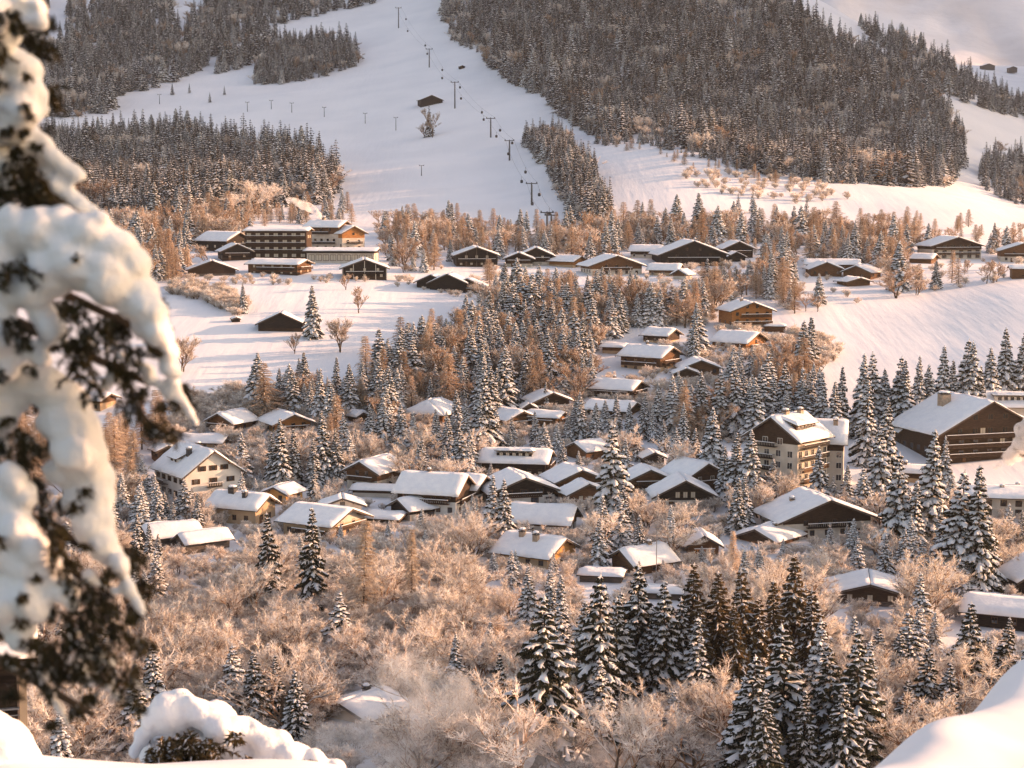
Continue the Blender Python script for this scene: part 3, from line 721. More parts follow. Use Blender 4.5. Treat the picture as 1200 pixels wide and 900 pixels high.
house('chalet', 'brown balconied chalet with snowy roof standing below the hotel block', 328, 323, 34, 66, 13, 68, 14, WD, WBR, .3, 1.2, 1.3,
      left=[(.3, row(5)), (.8, row(5))], front=[(.4, row(2, .5))], wstyle='pale', bal=[('left', -.95, .6, .5, WB)], cat='chalet')
house('chalet', 'dark chalet with pale posts beside the hotel restaurant', 427, 328, 52, 40, 14, 6, 20, WD, WB, .3, 1.2, 1.2,
      front=[(.35, row(3)), (.85, row(3, .6))], wstyle='pale', bal=[('front', -.85, .85, .5, WB)], posts=2, cat='chalet')
house('chalet', 'dark steep roofed chalet half hidden by larches left of the hotel', 262, 296, 40, 50, 14, 55, 24, WD, WB, .3, left=[(.5, row(4))], wstyle='pale', cat='chalet')
house('chalet', 'small dark chalet behind larches at the corner of the hotel', 275, 306, 34, 30, 12, 20, 24, WD, WB, .3, front=[(.5, row(2, .5))], wstyle='pale', cat='chalet', snow=.35)
house('chalet', 'weathered chalet roof among larches above the hedge', 248, 324, 54, 40, 8, 12, 20, WG, WD, .4, snow=.3, cat='chalet')
house('chalet', 'wide dark chalet with carved gable panel beyond the larches', 557, 313, 49, 40, 14, 6, 20, WD, WB, .35, front=[(.3, row(4)), (.85, row(3, .5))], wstyle='pale', bal=[('front', -.9, .9, .5, WB)], cat='chalet', posts=1)
house('chalet', 'dark chalet with second small gable in front of it', 628, 311, 38, 36, 12, 0, 24, PC, WB, .35, front=[(.25, row(4)), (.8, row(2, .4))], wstyle='pale', cat='chalet')
house('chalet', 'small gabled front wing on cream ground floor', 608, 313, 32, 22, 10, 0, 22, PC, WB, .4, front=[(.3, row(3)), (.85, [0])], wstyle='pale', cat='chalet')
house('barn', 'dark barn with rearmost of three stepped gables', 508, 339, 34, 30, 9, -8, 24, WB, WB, .4, snow=.3, cat='barn', group='three stepped barns')
house('barn', 'dark barn with tallest middle gable of the three stepped ones', 527, 342, 42, 30, 11, -8, 24, WB, WB, .4, snow=.3, cat='barn', group='three stepped barns')
house('barn', 'dark barn with lowest gable and small deck at end of the stepped barns', 550, 343, 36, 26, 8, -8, 24, WB, WD, .4, snow=.3, bal=[('front', -.7, .7, .3, WBR)], cat='barn', group='three stepped barns')
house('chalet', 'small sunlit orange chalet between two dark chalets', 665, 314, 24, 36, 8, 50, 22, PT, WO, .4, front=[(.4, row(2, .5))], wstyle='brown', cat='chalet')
house('chalet', 'broad low chalet with cream ground floor and shallow roof', 716, 323, 62, 44, 12, 14, 19, PC, WBR, .62, 1.8, 1.4, front=[(.3, row(5, .8)), (.85, row(3, .4))], wstyle='brown', bal=[('front', -.6, .6, .55, WD)], cat='chalet')
house('house', 'snow roofed house behind the broad low chalet', 758, 303, 26, 34, 9, 75, 22, PC, WD, .5, front=[(.4, [0])], left=[(.4, row(3))], cat='house')
house('chalet', 'very large black timber chalet on the skyline of the village', 807, 312, 78, 60, 14, 5, 21, WD, WB, .25, 1.6, 1.4, front=[(.35, row(5, .8)), (.9, row(4, .5)), (1.4, row(2, .2))], wstyle='brown', bal=[('front', -.8, .8, .55, WB)], cat='chalet', chim=[(.2, .1, 1.5, 1.0)])
house('chalet', 'dark gabled chalet right behind the very large black chalet', 861, 303, 34, 34, 12, 8, 24, WD, WB, .4, front=[(.6, row(2, .4))], wstyle='brown', cat='chalet')
house('shed', 'small dark gabled shed in front of the dark chalet', 860, 307, 22, 18, 6, 8, 26, WB, WB, .4, snow=.3, cat='shed')
house('house', 'cluster house with pale snowy roof below the very large black chalet', 780, 324, 24, 34, 8, 70, 24, PT, WBR, .5, left=[(.4, row(3))], front=[(.5, [0])], cat='house')
house('house', 'tiny house with snowy gable beside the cluster house', 800, 328, 16, 18, 7, -30, 28, PC, WBR, .6, cat='house', right=[(.4, [0])])
house('chalet', 'long low snow roof above the dark spruces of the upper village', 975, 318, 30, 60, 8, 80, 16, WBR, WBR, .4, cat='chalet', left=[(.5, row(4))], wstyle='brown')
house('chalet', 'reddish gabled chalet with dark door behind the upper spruces', 965, 324, 36, 36, 9, 0, 22, WBR, WBR, .4, front=[(.5, row(3))], wstyle='brown', cat='chalet')
house('chalet', 'reddish chalet with single sloping snow roof on the upper lane', 1010, 328, 34, 30, 9, -35, 22, WBR, WBR, .4, front=[(.5, row(2, .4))], right=[(.5, row(2, .5))], wstyle='brown', cat='chalet')
house('garage', 'low brown garage half sunk in the snow below the upper lane', 1000, 336, 30, 24, 6, 20, 14, WBR, WBR, .4, cat='garage')
house('apartment_block', 'shallow gabled apartment house with grid of balconies on upper slope', 1112, 304, 62, 40, 16, 12, 17, PC, WD, .72, 1.6, 1.4, front=[(.2, row(6, .85)), (.55, row(6, .85)), (.95, row(4, .5))], wstyle='brown', wsize=(2, 1.4), bal=[('front', -.9, .9, .36, WD), ('front', -.9, .9, .72, WD)], cat='apartments')
house('house', 'small snow covered hut under the shallow gabled apartment house', 1082, 309, 26, 26, 6, 60, 18, WBR, WBR, .5, cat='hut')
house('chalet', 'brown chalet with shallow gable at the far end of the upper lane', 1196, 308, 50, 40, 14, -10, 18, PC, WBR, .5, front=[(.3, row(4)), (.8, row(2, .4))], wstyle='brown', cat='chalet')
house('garage', 'square brown garage under flat snow beside the right snowfield', 1198, 327, 24, 26, 12, 80, 12, WBR, WBR, .4, cat='garage', left=[(.4, [0])], wstyle='brown')
house('barn', 'weathered timber hay barn alone on the left snowfield', 330, 389, 52, 36, 10, 4, 25, WD, WB, .4, 1.0, 1.0, snow=.16, cat='barn')
house('shed', 'tiny dark shed under trees above the lone hay barn', 276, 378, 9, 9, 4, 20, 18, WB, WB, .5, .3, .3, snow=.3, cat='shed')

# ---- middle slope
house('chalet', 'tall orange chalet with two long balconies on white base beside the right snowfield', 873, 389, 50, 44, 25, 14, 20, PC, WO, .34, 1.3, 1.2,
      front=[(.16, row(4)), (.5, row(4)), (.84, row(4)), (1.18, row(2, .25))], right=[(.2, row(2, .5)), (.55, row(2, .5))], wstyle='brown', bal=[('front', -.98, .98, .36, WD), ('front', -.6, .9, .70, WD)], cat='chalet', chim=[(-.2, 0, 1.2, .9)])
house('garage', 'low garage with snowy flat roof at the foot of the tall orange chalet', 908, 390, 16, 24, 7, 80, 8, WBR, WBR, .5, .4, .4, cat='garage')
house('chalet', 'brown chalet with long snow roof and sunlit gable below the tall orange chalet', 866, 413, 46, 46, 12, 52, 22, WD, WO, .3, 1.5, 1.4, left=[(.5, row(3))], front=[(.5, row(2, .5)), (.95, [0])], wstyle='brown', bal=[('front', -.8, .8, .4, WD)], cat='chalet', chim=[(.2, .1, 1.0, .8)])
house('chalet', 'small snow roofed chalet with dark gable highest of the cluster', 775, 404, 30, 32, 11, 55, 22, PT, WD, .4, left=[(.5, row(3))], wstyle='brown', cat='chalet')
house('chalet', 'large chalet with broad snow roof and vertical sunlit beams', 762, 437, 46, 54, 19, 55, 22, PT, WBR, .35, 1.4, 1.4, left=[(.2, row(4)), (.65, row(4))], front=[(.3, row(2, .5))], wstyle='brown', bal=[('left', -.9, .9, .42, WD)], chim=[(.1, .2, 1.2, .8)], cat='chalet')
house('garage', 'flat roofed annex buried in snow left of the large beamed chalet', 722, 416, 22, 26, 9, 65, 12, PT, WBR, .5, cat='annex')
house('chalet', 'brown chalet with double shallow gable among the spruces', 818, 441, 44, 36, 10, 4, 21, WBR, WBR, .4, front=[(.6, row(3))], wstyle='brown', cat='chalet')
house('porch', 'lower front gable of the double gabled chalet', 803, 444, 26, 16, 7, 4, 21, WBR, WD, .4, 1.0, .8, cat='porch')
house('chalet', 'chalet with clean rectangular snow roof and dark balcony gap', 724, 470, 40, 52, 14, 62, 20, PC, WD, .5, 1.5, 1.3, left=[(.35, row(4)), (.8, row(4))], front=[(.4, row(2, .4))], bal=[('left', -.9, .9, .5, WD)], chim=[(.1, .2, .9, .7)], cat='chalet')
house('chalet', 'wide snow roofed chalet just below the clean rectangular roof', 718, 492, 42, 54, 11, 62, 18, PT, WD, .5, 1.4, 1.2, left=[(.5, row(4))], wstyle='brown', cat='chalet')
house('house', 'white house with dark gable above an orange chalet', 641, 484, 44, 32, 14, 20, 22, PW, WD, .62, front=[(.3, row(3)), (.85, row(2, .3))], left=[(.35, row(2, .5))], wstyle='brown', cat='house')
house('shed', 'small steep gabled annex of the white house', 619, 487, 18, 16, 8, 10, 32, PW, WD, .6, .6, .6, cat='annex')
house('chalet', 'orange chalet with flat snow roof under the white house', 640, 503, 28, 38, 14, 68, 16, PO, WO, .4, left=[(.3, row(3)), (.75, row(3))], front=[(.4, row(2, .4))], wstyle='brown', bal=[('left', -.8, .8, .48, WBR)], cat='chalet')
house('chalet', 'orange walled chalet with dark gable between spruces', 600, 505, 38, 40, 14, 34, 22, PO, WBR, .45, 1.4, 1.3, front=[(.3, row(2, .5)), (.7, row(2, .4))], left=[(.4, row(3))], wstyle='brown', bal=[('front', -.8, .8, .5, WD)], cat='chalet')
house('chalet', 'hip roofed brown chalet under lumpy snow on terrace', 510, 497, 46, 50, 13, -25, 26, WBR, WBR, .4, 1.4, 1.4, front=[(.6, row(3))], right=[(.5, row(3))], wstyle='pale', bal=[('front', -.9, .9, .38, WBR)], hip=.55, cat='chalet', snow=.7)
house('hut', 'small hut with thick snow cap among spruces', 419, 496, 16, 16, 8, 45, 24, WD, WD, .5, .7, .7, cat='hut', snow=.7)
house('chalet', 'brown gabled chalet half hidden by frosted trees above the white villa', 272, 509, 38, 44, 14, -30, 26, PT, WBR, .4, front=[(.6, row(2, .4))], right=[(.5, row(3))], wstyle='brown', cat='chalet')
house('chalet', 'orange chalet with dark snow edged gable above frosted trees', 335, 510, 44, 50, 14, 28, 22, PO, WO, .4, 1.4, 1.3, front=[(.3, row(3)), (.75, row(3, .6))], left=[(.5, row(3))], wstyle='brown', bal=[('front', -.85, .85, .45, WD)], cat='chalet')
house('house', 'low house with broad snowy roof behind the white villa', 240, 526, 28, 50, 8, 78, 20, PT, WBR, .6, cat='house', left=[(.4, row(4))])
house('house', 'tan house with long snowy roof behind the snow laden boughs', 106, 482, 34, 50, 13, 70, 18, PT, WBR, .7, left=[(.4, row(4))], wstyle='brown', cat='house', chim=[(.1, -.6, 2.0, 1.2)])
house('chapel', 'small brown chapel with pointed snow cap on its turret', 193, 544, 24, 24, 16, 30, 22, WBR, WD, .5, .8, .8, front=[(.6, [0])], wstyle='brown', chim=[(0, 0, 2.0, 1.2)], cat='chapel')

# ---- lower village
house('villa', 'large white villa with half hipped gable and row of roof dormers', 232, 592, 72, 94, 36, 34, 35, PW, PW, .97, 1.2, 1.0, roofm='wood_dark',
      front=[(.28, row(3, .6)), (.74, row(3, .62)), (1.16, row(3, .4))], left=[(.28, row(5)), (.72, row(5))], shutters='wood_dark', wstyle='brown', bal=[('front', -.25, .25, .55, WB), ('left', .1, .9, .5, WG)],
      chim=[(-.45, -.3, 2.2, 1.1), (.35, .5, 1.6, .9)], dormer=[(-1, .1, 5, 1.6)], cstone='metal_dark', cat='villa')
house('house', 'tan house with thick rounded snow roof and two black chimneys', 284, 617, 44, 66, 22, 66, 26, PT, PT, .9, 1.3, 1.2, left=[(.4, [-.6, -.1, .5])], front=[(.4, row(2, .4))], wstyle='brown', cstone='metal_dark', chim=[(-.2, .3, 1.8, 1.6), (-.5, -.35, 1.8, 1.0)], snow=.8, cat='house')
house('house', 'small ochre house with sunlit gable behind the rounded snow roof', 333, 592, 30, 34, 14, -28, 22, PO, PO, .9, 1.1, 1.0, front=[(.55, row(2, .45))], right=[(.5, row(2, .5))], wstyle='brown', cat='house')
house('chalet', 'low chalet with cream gable and wide snow roof over dark balcony', 380, 634, 70, 70, 20, 60, 20, PT, PC, .85, 1.6, 1.5, left=[(.4, row(5))], wstyle='brown', bal=[('left', -.9, .5, .35, WD)], cat='chalet', roofm=WB)
house('house', 'cream gabled attic wing with black bargeboards behind the low chalet', 401, 614, 46, 30, 22, 8, 19, PC, PC, .9, 1.0, .8, cat='house', roofm=WB, snow=.35, front=[(1.05, [0])], wstyle='brown')
house('shed', 'flat snow roof between the low chalet and the white plastered farmhouse', 452, 616, 32, 40, 8, 72, 12, WD, WD, .5, cat='shed')
house('barn', 'long grey barn with deep snow roof near the boughs', 200, 646, 44, 60, 16, -62, 24, WG, WG, .5, 1.0, 1.0, cat='barn', snow=.7)
house('cottage', 'little grey cottage with steep gable beside the long barn', 238, 650, 30, 56, 14, -55, 28, WG, WG, .5, .9, .9, front=[(.6, [0])], cat='cottage', wstyle='brown')
house('chalet', 'brown gabled chalet with snow covered lean-to roofs beside the farmhouse', 440, 577, 44, 56, 24, -30, 26, PC, WBR, .55, 1.3, 1.2, front=[(.9, row(2, .3))], right=[(.3, row(3))], wstyle='brown', cat='chalet')
house('porch', 'lean-to with flat snowy roof in front of the brown gabled chalet', 442, 584, 24, 54, 9, 80, 14, PC, WD, .6, .8, .8, cat='lean-to')
house('farmhouse', 'big white plastered farmhouse under an unbroken snow roof', 510, 607, 58, 74, 30, 72, 29, PW, WD, .62, 1.4, 1.2, left=[(.3, row(5, .8)), (.72, row(4))], wstyle='brown', front=[(.5, row(2, .4))], bal=[('left', -.8, .3, .56, WD)], cat='farmhouse', chim=[(.02, .2, .8, .8)], snow=.6)
house('farmhouse', 'lower annex continuing the roof of the white plastered farmhouse', 553, 594, 44, 30, 22, 66, 27, PW, WD, .6, 1.1, 1.0, left=[(.3, row(2, .5))], wstyle='brown', cat='annex')
house('garage', 'dark gabled garage with arched door below the farmhouse', 488, 611, 40, 46, 14, -52, 25, PC, WB, .55, 1.1, 1.0, right=[(.3, [-.4, .3])], wstyle='brown', cat='garage', wsize=(2.0, 1.6))
house('chalet', 'wide gabled chalet with white ground floor and grey window', 606, 595, 76, 60, 20, 16, 21, PW, WB, .62, 1.8, 1.6, front=[(.32, [.35, .8]), (.85, row(3, .5))], left=[(.4, row(3))], wstyle='brown', wsize=(1.9, 1.4), bal=[('front', -.85, .55, .6, WD)], cat='chalet')
house('chalet', 'black timber chalet with long dormer and flat upper snow roof', 606, 560, 54, 76, 18, 80, 20, WB, WB, .4, 1.3, 1.2, left=[(.4, row(6, .85))], wstyle='pale', dormer=[(-1, 0, 9, 2.2)], cat='chalet', snow=.65)
house('chalet', 'brown gabled chalet with long sloping eave above the great spruce', 672, 583, 56, 50, 20, 18, 22, WBR, WBR, .4, 1.4, 1.2, front=[(.5, row(3))], wstyle='brown', cat='chalet')
house('chalet', 'second brown gable stepped in front of the long sloping eave', 684, 594, 46, 30, 16, 18, 24, WBR, WBR, .4, 1.2, 1.0, front=[(.6, row(2, .4))], wstyle='pale', cat='chalet')
house('chalet', 'small snow roofed chalet with dark left gable up the lane', 690, 541, 34, 40, 13, -50, 24, WBR, WBR, .5, 1.1, 1.0, right=[(.5, row(2, .5))], wstyle='brown', cat='chalet')
house('farmhouse', 'house with large smooth rectangular snow roof and white walls', 637, 629, 46, 70, 18, 74, 30, PW, WBR, .6, 1.5, 1.3, left=[(.35, row(4))], front=[(.4, row(2, .4))], wstyle='brown', cat='house', snow=.6)
house('chalet', 'ochre house with two stone chimneys on its lit snow roof', 628, 668, 66, 72, 17, 58, 24, PT, PO, .6, 1.5, 1.3, left=[(.45, row(4))], front=[(.4, row(3, .6))], wstyle='brown', chim=[(-.25, .4, 1.6, 1.1), (-.45, -.25, 2.0, 1.1)], cat='house', snow=.55)
house('house', 'dark red gabled house with clean snow roof beside the lamp pole', 753, 675, 46, 58, 15, -58, 28, WBR, WBR, .5, 1.3, 1.1, front=[(.5, [0])], right=[(.45, row(3))], wstyle='brown', cat='house', chim=[(.05, .3, .9, .8)], snow=.55)
house('shed', 'flat snowy shed roof hidden among young spruces below the ochre house', 706, 684, 34, 50, 8, 78, 10, WG, WG, .5, .6, .6, cat='shed')
house('shed', 'snow covered lean-to under the dark red gabled house', 778, 704, 30, 44, 8, 80, 12, WG, WG, .5, .6, .6, cat='shed')
house('chalet', 'black gabled chalet with cream ground floor and three pale attic windows', 799, 598, 68, 50, 18, 3, 27, PC, WB, .66, 1.3, 1.2, front=[(.36, [-.78, -.45, .35, .72])], pale=[(1.02, [-.27, 0, .27])], bal=[('front', -.01, .0, .01, WB)], wstyle='brown', shutters=None, wsize=(1.1, 1.5), cat='chalet')
house('chalet', 'tall dark chalet whose roof rises behind the three pale windows', 812, 582, 52, 52, 24, 30, 27, WB, WD, .4, 1.2, 1.1, cat='chalet')
house('chalet', 'dark red barn-like chalet with wide eaves behind the hedge', 757, 578, 42, 36, 18, 10, 24, WD, WBR, .4, 1.5, 1.2, front=[(.5, row(2, .4))], wstyle='brown', cat='chalet')
house('hut', 'little dark hut with snow cap tucked under frosted trees', 764, 545, 24, 20, 9, 10, 24, WB, WB, .4, .8, .8, cat='hut')
house('shed', 'snowy shed roof between the great spruce and the dark red chalet', 742, 572, 22, 36, 10, -66, 24, WB, WB, .4, .8, .8, cat='shed')
house('chalet', 'wide low chalet with timbered gable and long front snow roof', 955, 634, 112, 70, 26, 14, 21, PC, WD, .75, 2.0, 1.8, front=[(.3, row(5, .7)), (.78, row(4, .5))], wstyle='brown', bal=[('front', -.5, .6, .58, WB)], cat='chalet', chim=[(-.5, .2, .9, .9)])
house('garage', 'snow loaded annex roof stepping down in front of the wide low chalet', 905, 642, 50, 70, 9, -40, 22, WBR, WD, .5, 1.2, 1.2, cat='annex', chim=[(.3, -.2, .8, .7), (.5, .4, .8, .7)], snow=.7)
house('hut', 'small reddish gabled hut with tiny balcony beside frosted spruce', 821, 652, 36, 40, 14, 4, 30, WBR, WBR, .5, 1.0, .9, front=[(.5, [-.4, .4])], wstyle='brown', bal=[('front', -.7, .7, .35, WO)], cat='hut')
house('chalet', 'shallow brown gable under a thin snow roof among frosted bushes', 1018, 712, 96, 70, 14, -10, 15, WG, WD, .4, 1.6, 1.4, box=(975,690,1060,702), front=[(.7, row(3, .5))], wstyle='pale', cat='chalet', snow=.4)
house('chalet', 'long dark house with deep snow roof below the right hand spruces', 1180, 742, 60, 90, 20, 66, 18, WB, WB, .5, 1.4, 1.2, cat='chalet', snow=.8, left=[(.5, row(4))], wstyle='brown')
house('chalet', 'black gabled chalet with bright bargeboard at the right edge', 1214, 700, 70, 50, 22, 12, 28, WB, WB, .5, 1.2, 1.2, cat='chalet', front=[(.5, row(2, .4))], wstyle='brown')
house('shed', 'low dark shed under a snow slab beside the black gabled chalet', 1140, 700, 20, 34, 9, 80, 8, WB, WB, .5, .5, .5, cat='shed')
house('house', 'house with low snow roof wreathed in steam among frosted bushes', 428, 850, 70, 70, 10, -38, 17, PT, PT, .9, 1.4, 1.3, box=(388,816,474,846), cat='house', snow=.5, chim=[(-.4, .5, 1.0, .9)], cstone='stone')
house('house', 'cream house with broad flat snow roof at the right edge', 1182, 610, 60, 96, 26, 78, 12, PC, PC, .9, 1.4, 1.2, left=[(.3, row(6, .9)), (.72, row(6, .9))], wstyle='brown', wsize=(1.5, 1.5), chim=[(-.3, .2, .8, .9), (.2, -.2, .8, .9)], cat='house', snow=.6)
house('house', 'cream house with continuous attic dormer above the big dark chalet', 1192, 498, 56, 88, 22, 84, 22, PC, PC, .9, 1.4, 1.2, left=[(.5, row(6, .9))], wstyle='brown', dormer=[(-1, 0, 15, 2.2)], cat='house', snow=.6)

# ---- big dark chalet and the apartment block
house('grand_chalet', 'huge dark timber chalet with rows of balconies and a tall stone chimney', 1130, 545, 138, 105, 38, 18, 27, WD, WD, .25, 1.6, 1.5,
      front=[(.34, row(7, .85)), (.66, row(7, .85)), (1.02, row(5, .6)), (1.45, row(3, .3))], wstyle='brown', wsize=(1.7, 1.6), pale=[(.66, [.25, .5]), (1.02, [-.15])],
      bal=[('front', -.97, .97, .22, WD), ('front', -.97, .97, .52, WD), ('front', -.9, .9, .82, WD)], chim=[(-.35, .2, 3.4, 2.6)], cat='chalet', snow=.45)
house('dormer_wing', 'small dark cross gable wing at the back of the huge dark chalet', 1062, 520, 26, 30, 16, 8, 36, WD, WB, .5, 1.0, 1.0, cat='wing', snow=.4)
house('house', 'flat snow covered annex roof below the huge dark chalet', 1072, 568, 50, 54, 12, 70, 8, PT, WD, .5, .8, .8, cat='annex', snow=.7, chim=[(-.3, .4, 1.4, .9)])
ap = house('apartment_block', 'five storey cream apartment block with dark balconies and snowy roof', 922, 585, 70, 66, 72, -42, 33, PC, WD, .90, 1.4, 1.2,
      front=[(.14, row(4, .7)), (.34, row(4, .7)), (.54, row(4, .7)), (.73, row(4, .7)), (.93, row(2, .3))], right=[(.14, row(5, .82)), (.34, row(5, .82)), (.54, row(5, .82)), (.73, row(5, .82))],
      wstyle='white', wsize=(1.5, 1.7), bal=[('right', -.85, .85, .26, WBR), ('right', -.85, .85, .45, WBR), ('right', -.85, .85, .64, WB), ('right', -.85, .85, .83, WB),
      ('front', -.8, .1, .26, WB), ('front', -.8, .1, .45, WB), ('front', -.8, .1, .64, WB), ('front', -.6, .2, .84, WB)], chim=[(.1, -.35, 1.6, 1.4), (.15, .55, 1.6, 1.2)],
      dormer=[(1, -.1, 8.5, 1.9)], cat='apartments', snow=.55)
house('apartment_wing', 'right wing of the apartment block under a plain sheet of snow', 968, 574, 60, 40, 58, 78, 34, PC, WD, .80, 1.3, 1.1, left=[(.25, row(3)), (.5, row(3)), (.72, row(3))], wstyle='white', wsize=(1.4, 1.6), cat='apartments', chim=[(-.3, -.5, 1.6, 1.1)])
# ---- huts on the ski slope and the far plateau
house('hut', 'dark ski hut with sunlit right roof on the piste', 504, 124, 26, 16, 7, 16, 22, WB, WB, .5, 1.0, 1.2, snow=.4, cat='hut')
house('hut', 'tiny dark hut at the edge of the big forest', 541, 81, 6, 5, 3, 20, 22, WB, WB, .5, .4, .4, snow=.3, cat='hut')
house('hut', 'grey hut buried in snow on the far plateau', 1157, 80, 15, 8, 3, 10, 18, WG, WG, .5, .5, .5, snow=.4, cat='hut', D=2900)
house('hut', 'dark hut on the lip of the far plateau', 1186, 82, 10, 6, 2.4, 10, 20, WG, WG, .5, .5, .5, snow=.3, cat='hut', D=2880)

# ------------------------------------------------------------------ trees: placing
def inpoly(x, y, P):
    c = False; j = len(P) - 1
    for i in range(len(P)):
        if (P[i][1] > y) != (P[j][1] > y) and x < (P[j][0]-P[i][0]) * (y-P[i][1]) / (P[j][1]-P[i][1]) + P[i][0]: c = not c
        j = i
    return c
def in_house(x, y, pad=0.0):
    for (hx, hy, hw, hl, rz, b) in HOUSES:
        dx, dy = x - hx, y - hy
        if abs(dx) > 60 or abs(dy) > 60: continue
        c, s = math.cos(-rz), math.sin(-rz); lx, ly = dx*c - dy*s, dx*s + dy*c
        if abs(lx) < hw + pad and abs(ly) < hl + pad: return True
    return False
def hides(x, y, z, h, w, frac=.22):
    """does a tree of height h standing here cover a good part of a house behind it?"""
    px, pb = proj(x, y, z); _, pt = proj(x, y, z + h); wp = w * F / y
    for (hx, hy, hw, hl, rz, b) in HOUSES:
        if hy < y: continue
        ix = min(px + wp, b[2]) - max(px - wp, b[0]); iy = min(pb, b[3]) - max(pt, b[1])
        if ix > 0 and iy > (b[3] - b[1]) * frac: return True
    return False
class Grid:
    def __init__(s, c): s.c = c; s.d = {}
    def near(s, x, y, r):
        i, j = int(x // s.c), int(y // s.c); k = int(r // s.c) + 1
        for a in range(i-k, i+k+1):
            for b in range(j-k, j+k+1):
                for (u, v) in s.d.get((a, b), ()):
                    if (u-x)**2 + (v-y)**2 < r*r: return True
        return False
    def add(s, x, y): s.d.setdefault((int(x // s.c), int(y // s.c)), []).append((x, y))
TG = Grid(6.0)

def house_phrases():
    labs = [(o.location.copy(), o['label']) for o in COL.objects if o.type == 'EMPTY' and 'label' in o and o.get('category') not in ('spruce', 'larch', 'tree', 'shrub')]
    out = []
    for (c, l) in labs:
        w = l.split(); ph = l
        for k in range(2, len(w)):
            if w[k] in ('with', 'on', 'beside', 'under', 'behind', 'in', 'of', 'above', 'below', 'between', 'among', 'at', 'and', 'whose', 'half', 'alone', 'from', 'stepped', 'stepping', 'wreathed', 'tucked', 'buried', 'standing', 'turned', 'left', 'right', 'just', 'near', 'up', 'hidden'):
                p = ' '.join(w[:k])
                if sum(1 for (_, q) in labs if q.startswith(p)) == 1 and w[k-1] not in ('on', 'with', 'and', 'half', 'in', 'of', 'just'): ph = p; break
        if len(ph.split()) <= 10: out.append((c, ph))
    return out
HPH = house_phrases()
USED = {}
def near_label(p, what, fallback, group):
    """where it stands: the nearest house, if one is close"""
    d, ph, c = min(((c - p).length, ph, c) for (c, ph) in HPH) if HPH else (1e9, '', None)
    if d < 55:
        a = 'behind' if p.y > c.y + 6 else 'in front of' if p.y < c.y - 6 else 'beside'
        l = '%s %s the %s' % (what, a, ph)
        if len(l.split()) <= 16: return l, what.split()[-1] + 's ' + a + ' the ' + ph
    return fallback, group
def put_tree(name, parts, loc, rz, sc, label, cat, group, names=('trunk', 'crown', 'snow')):
    o = empty(name, loc, rz, sc); o.rotation_euler = (random.gauss(0, .022), random.gauss(0, .022), rz); tag(o, label, cat, group); par = None
    for i, m in enumerate(parts):
        c = bpy.data.objects.new(names[i], m); COL.objects.link(c); c.parent = par if (i == 2 and par) else o
        if i == 1: par = c
        if i == 2: c['kind'] = 'stuff'
    return o
def place_spruce(px, top, base, var=None, kind='spruce', label=None, group=None, wide=1.0, D=None):
    p = ground_at(px, base) if D is None else None
    if p is None: return
    h = (base - top) * p.y / F
    pool = {'spruce': SPR, 'near': NEARSPR, 'larch': LAR, 'flarch': FLAR, 'gold': GOLD}[kind]
    H0 = 18.0 if kind in ('spruce', 'near', 'gold') else 17.0
    k = h / H0; ww = k * wide * random.uniform(.92, 1.08)
    # keep the girth of small and tall trees apart: young trees are relatively wider
    parts = pool[var % len(pool)] if var is not None else random.choice(pool)
    TG.add(p.x, p.y)
    nm = 'spruce_tree' if kind in ('spruce', 'near', 'gold') else 'larch_tree'
    if group:
        size = 'small' if h < 9 else 'tall' if h > 16 else 'broad' if ww / k > 1.12 else 'slender'
        label, group = near_label(p, size + ((' golden brown spruce' if kind == 'gold' else ' snowy spruce') if nm == 'spruce_tree' else ' bare larch'), label, group)
    put_tree(nm, parts, p - Vector((0, 0, .1)), random.uniform(0, 6.28), (ww, ww, k), label, 'spruce' if nm == 'spruce_tree' else 'larch', group)

G_ROW = ('tall snowy spruce in the dense row between the apartment block and right snowfield', 'spruce row behind the apartment block')
for (x, t, b) in [(963,433,512),(985,427,514),(1010,412,512),(1022,410,505),(1050,415,506),(1060,420,508),(1075,415,502),(1105,403,498),(1128,395,494),(1138,397,496),(1148,427,496),(1177,382,470),(1197,387,470),
                  (938,428,505),(948,432,505),(917,423,505),(893,427,508),(843,430,512),(863,427,512),(822,433,512),(805,447,514),(878,440,512),(905,436,508),(1088,425,500),(975,445,520),(1035,430,505),(1116,420,498),(1160,405,480)]:
    place_spruce(x, t, b, None, 'spruce', *G_ROW, wide=1.05)
G_RIGHT = ('big spruce with drooping snow loaded boughs in front of the huge dark chalet', 'spruces before the huge dark chalet')
for (x, t, b, w) in [(1030,494,592,1.15),(1050,525,655,1.1),(1087,498,650,1.15),(1107,508,580,1),(1120,545,692,1.15),(1143,538,695,1.2),(1014,443,545,1.0),(1037,463,575,1.05),(1068,560,660,1.1),(1160,600,692,1.0),(1100,590,670,1.1),(1128,640,698,1.3)]:
    place_spruce(x, t, b, None, 'spruce', *G_RIGHT, wide=w)
G_APT = ('snow plastered spruce standing beside the five storey apartment block', 'spruces around the apartment block')
for (x, t, b) in [(830,474,568),(863,505,592),(880,500,596),(958,520,592),(848,520,590),(815,500,560)]: place_spruce(x, t, b, None, 'spruce', *G_APT, wide=1.2)
place_spruce(717, 490, 618, 5, 'spruce', 'great broad spruce thick with snow in the middle of the village', None, wide=1.15)
place_spruce(702, 604, 668, 0, 'spruce', 'medium spruce between the ochre house and the dark red gabled house', None, wide=1.2)
place_spruce(575, 553, 640, 3, 'spruce', 'left of twin spruces in front of the wide gabled chalet', None, wide=1.0)
place_spruce(589, 558, 642, 0, 'spruce', 'right of twin spruces in front of the wide gabled chalet', None, wide=1.1)
place_spruce(368, 333, 396, 0, 'spruce', 'single dark spruce beside the lone hay barn', None, wide=1.15)
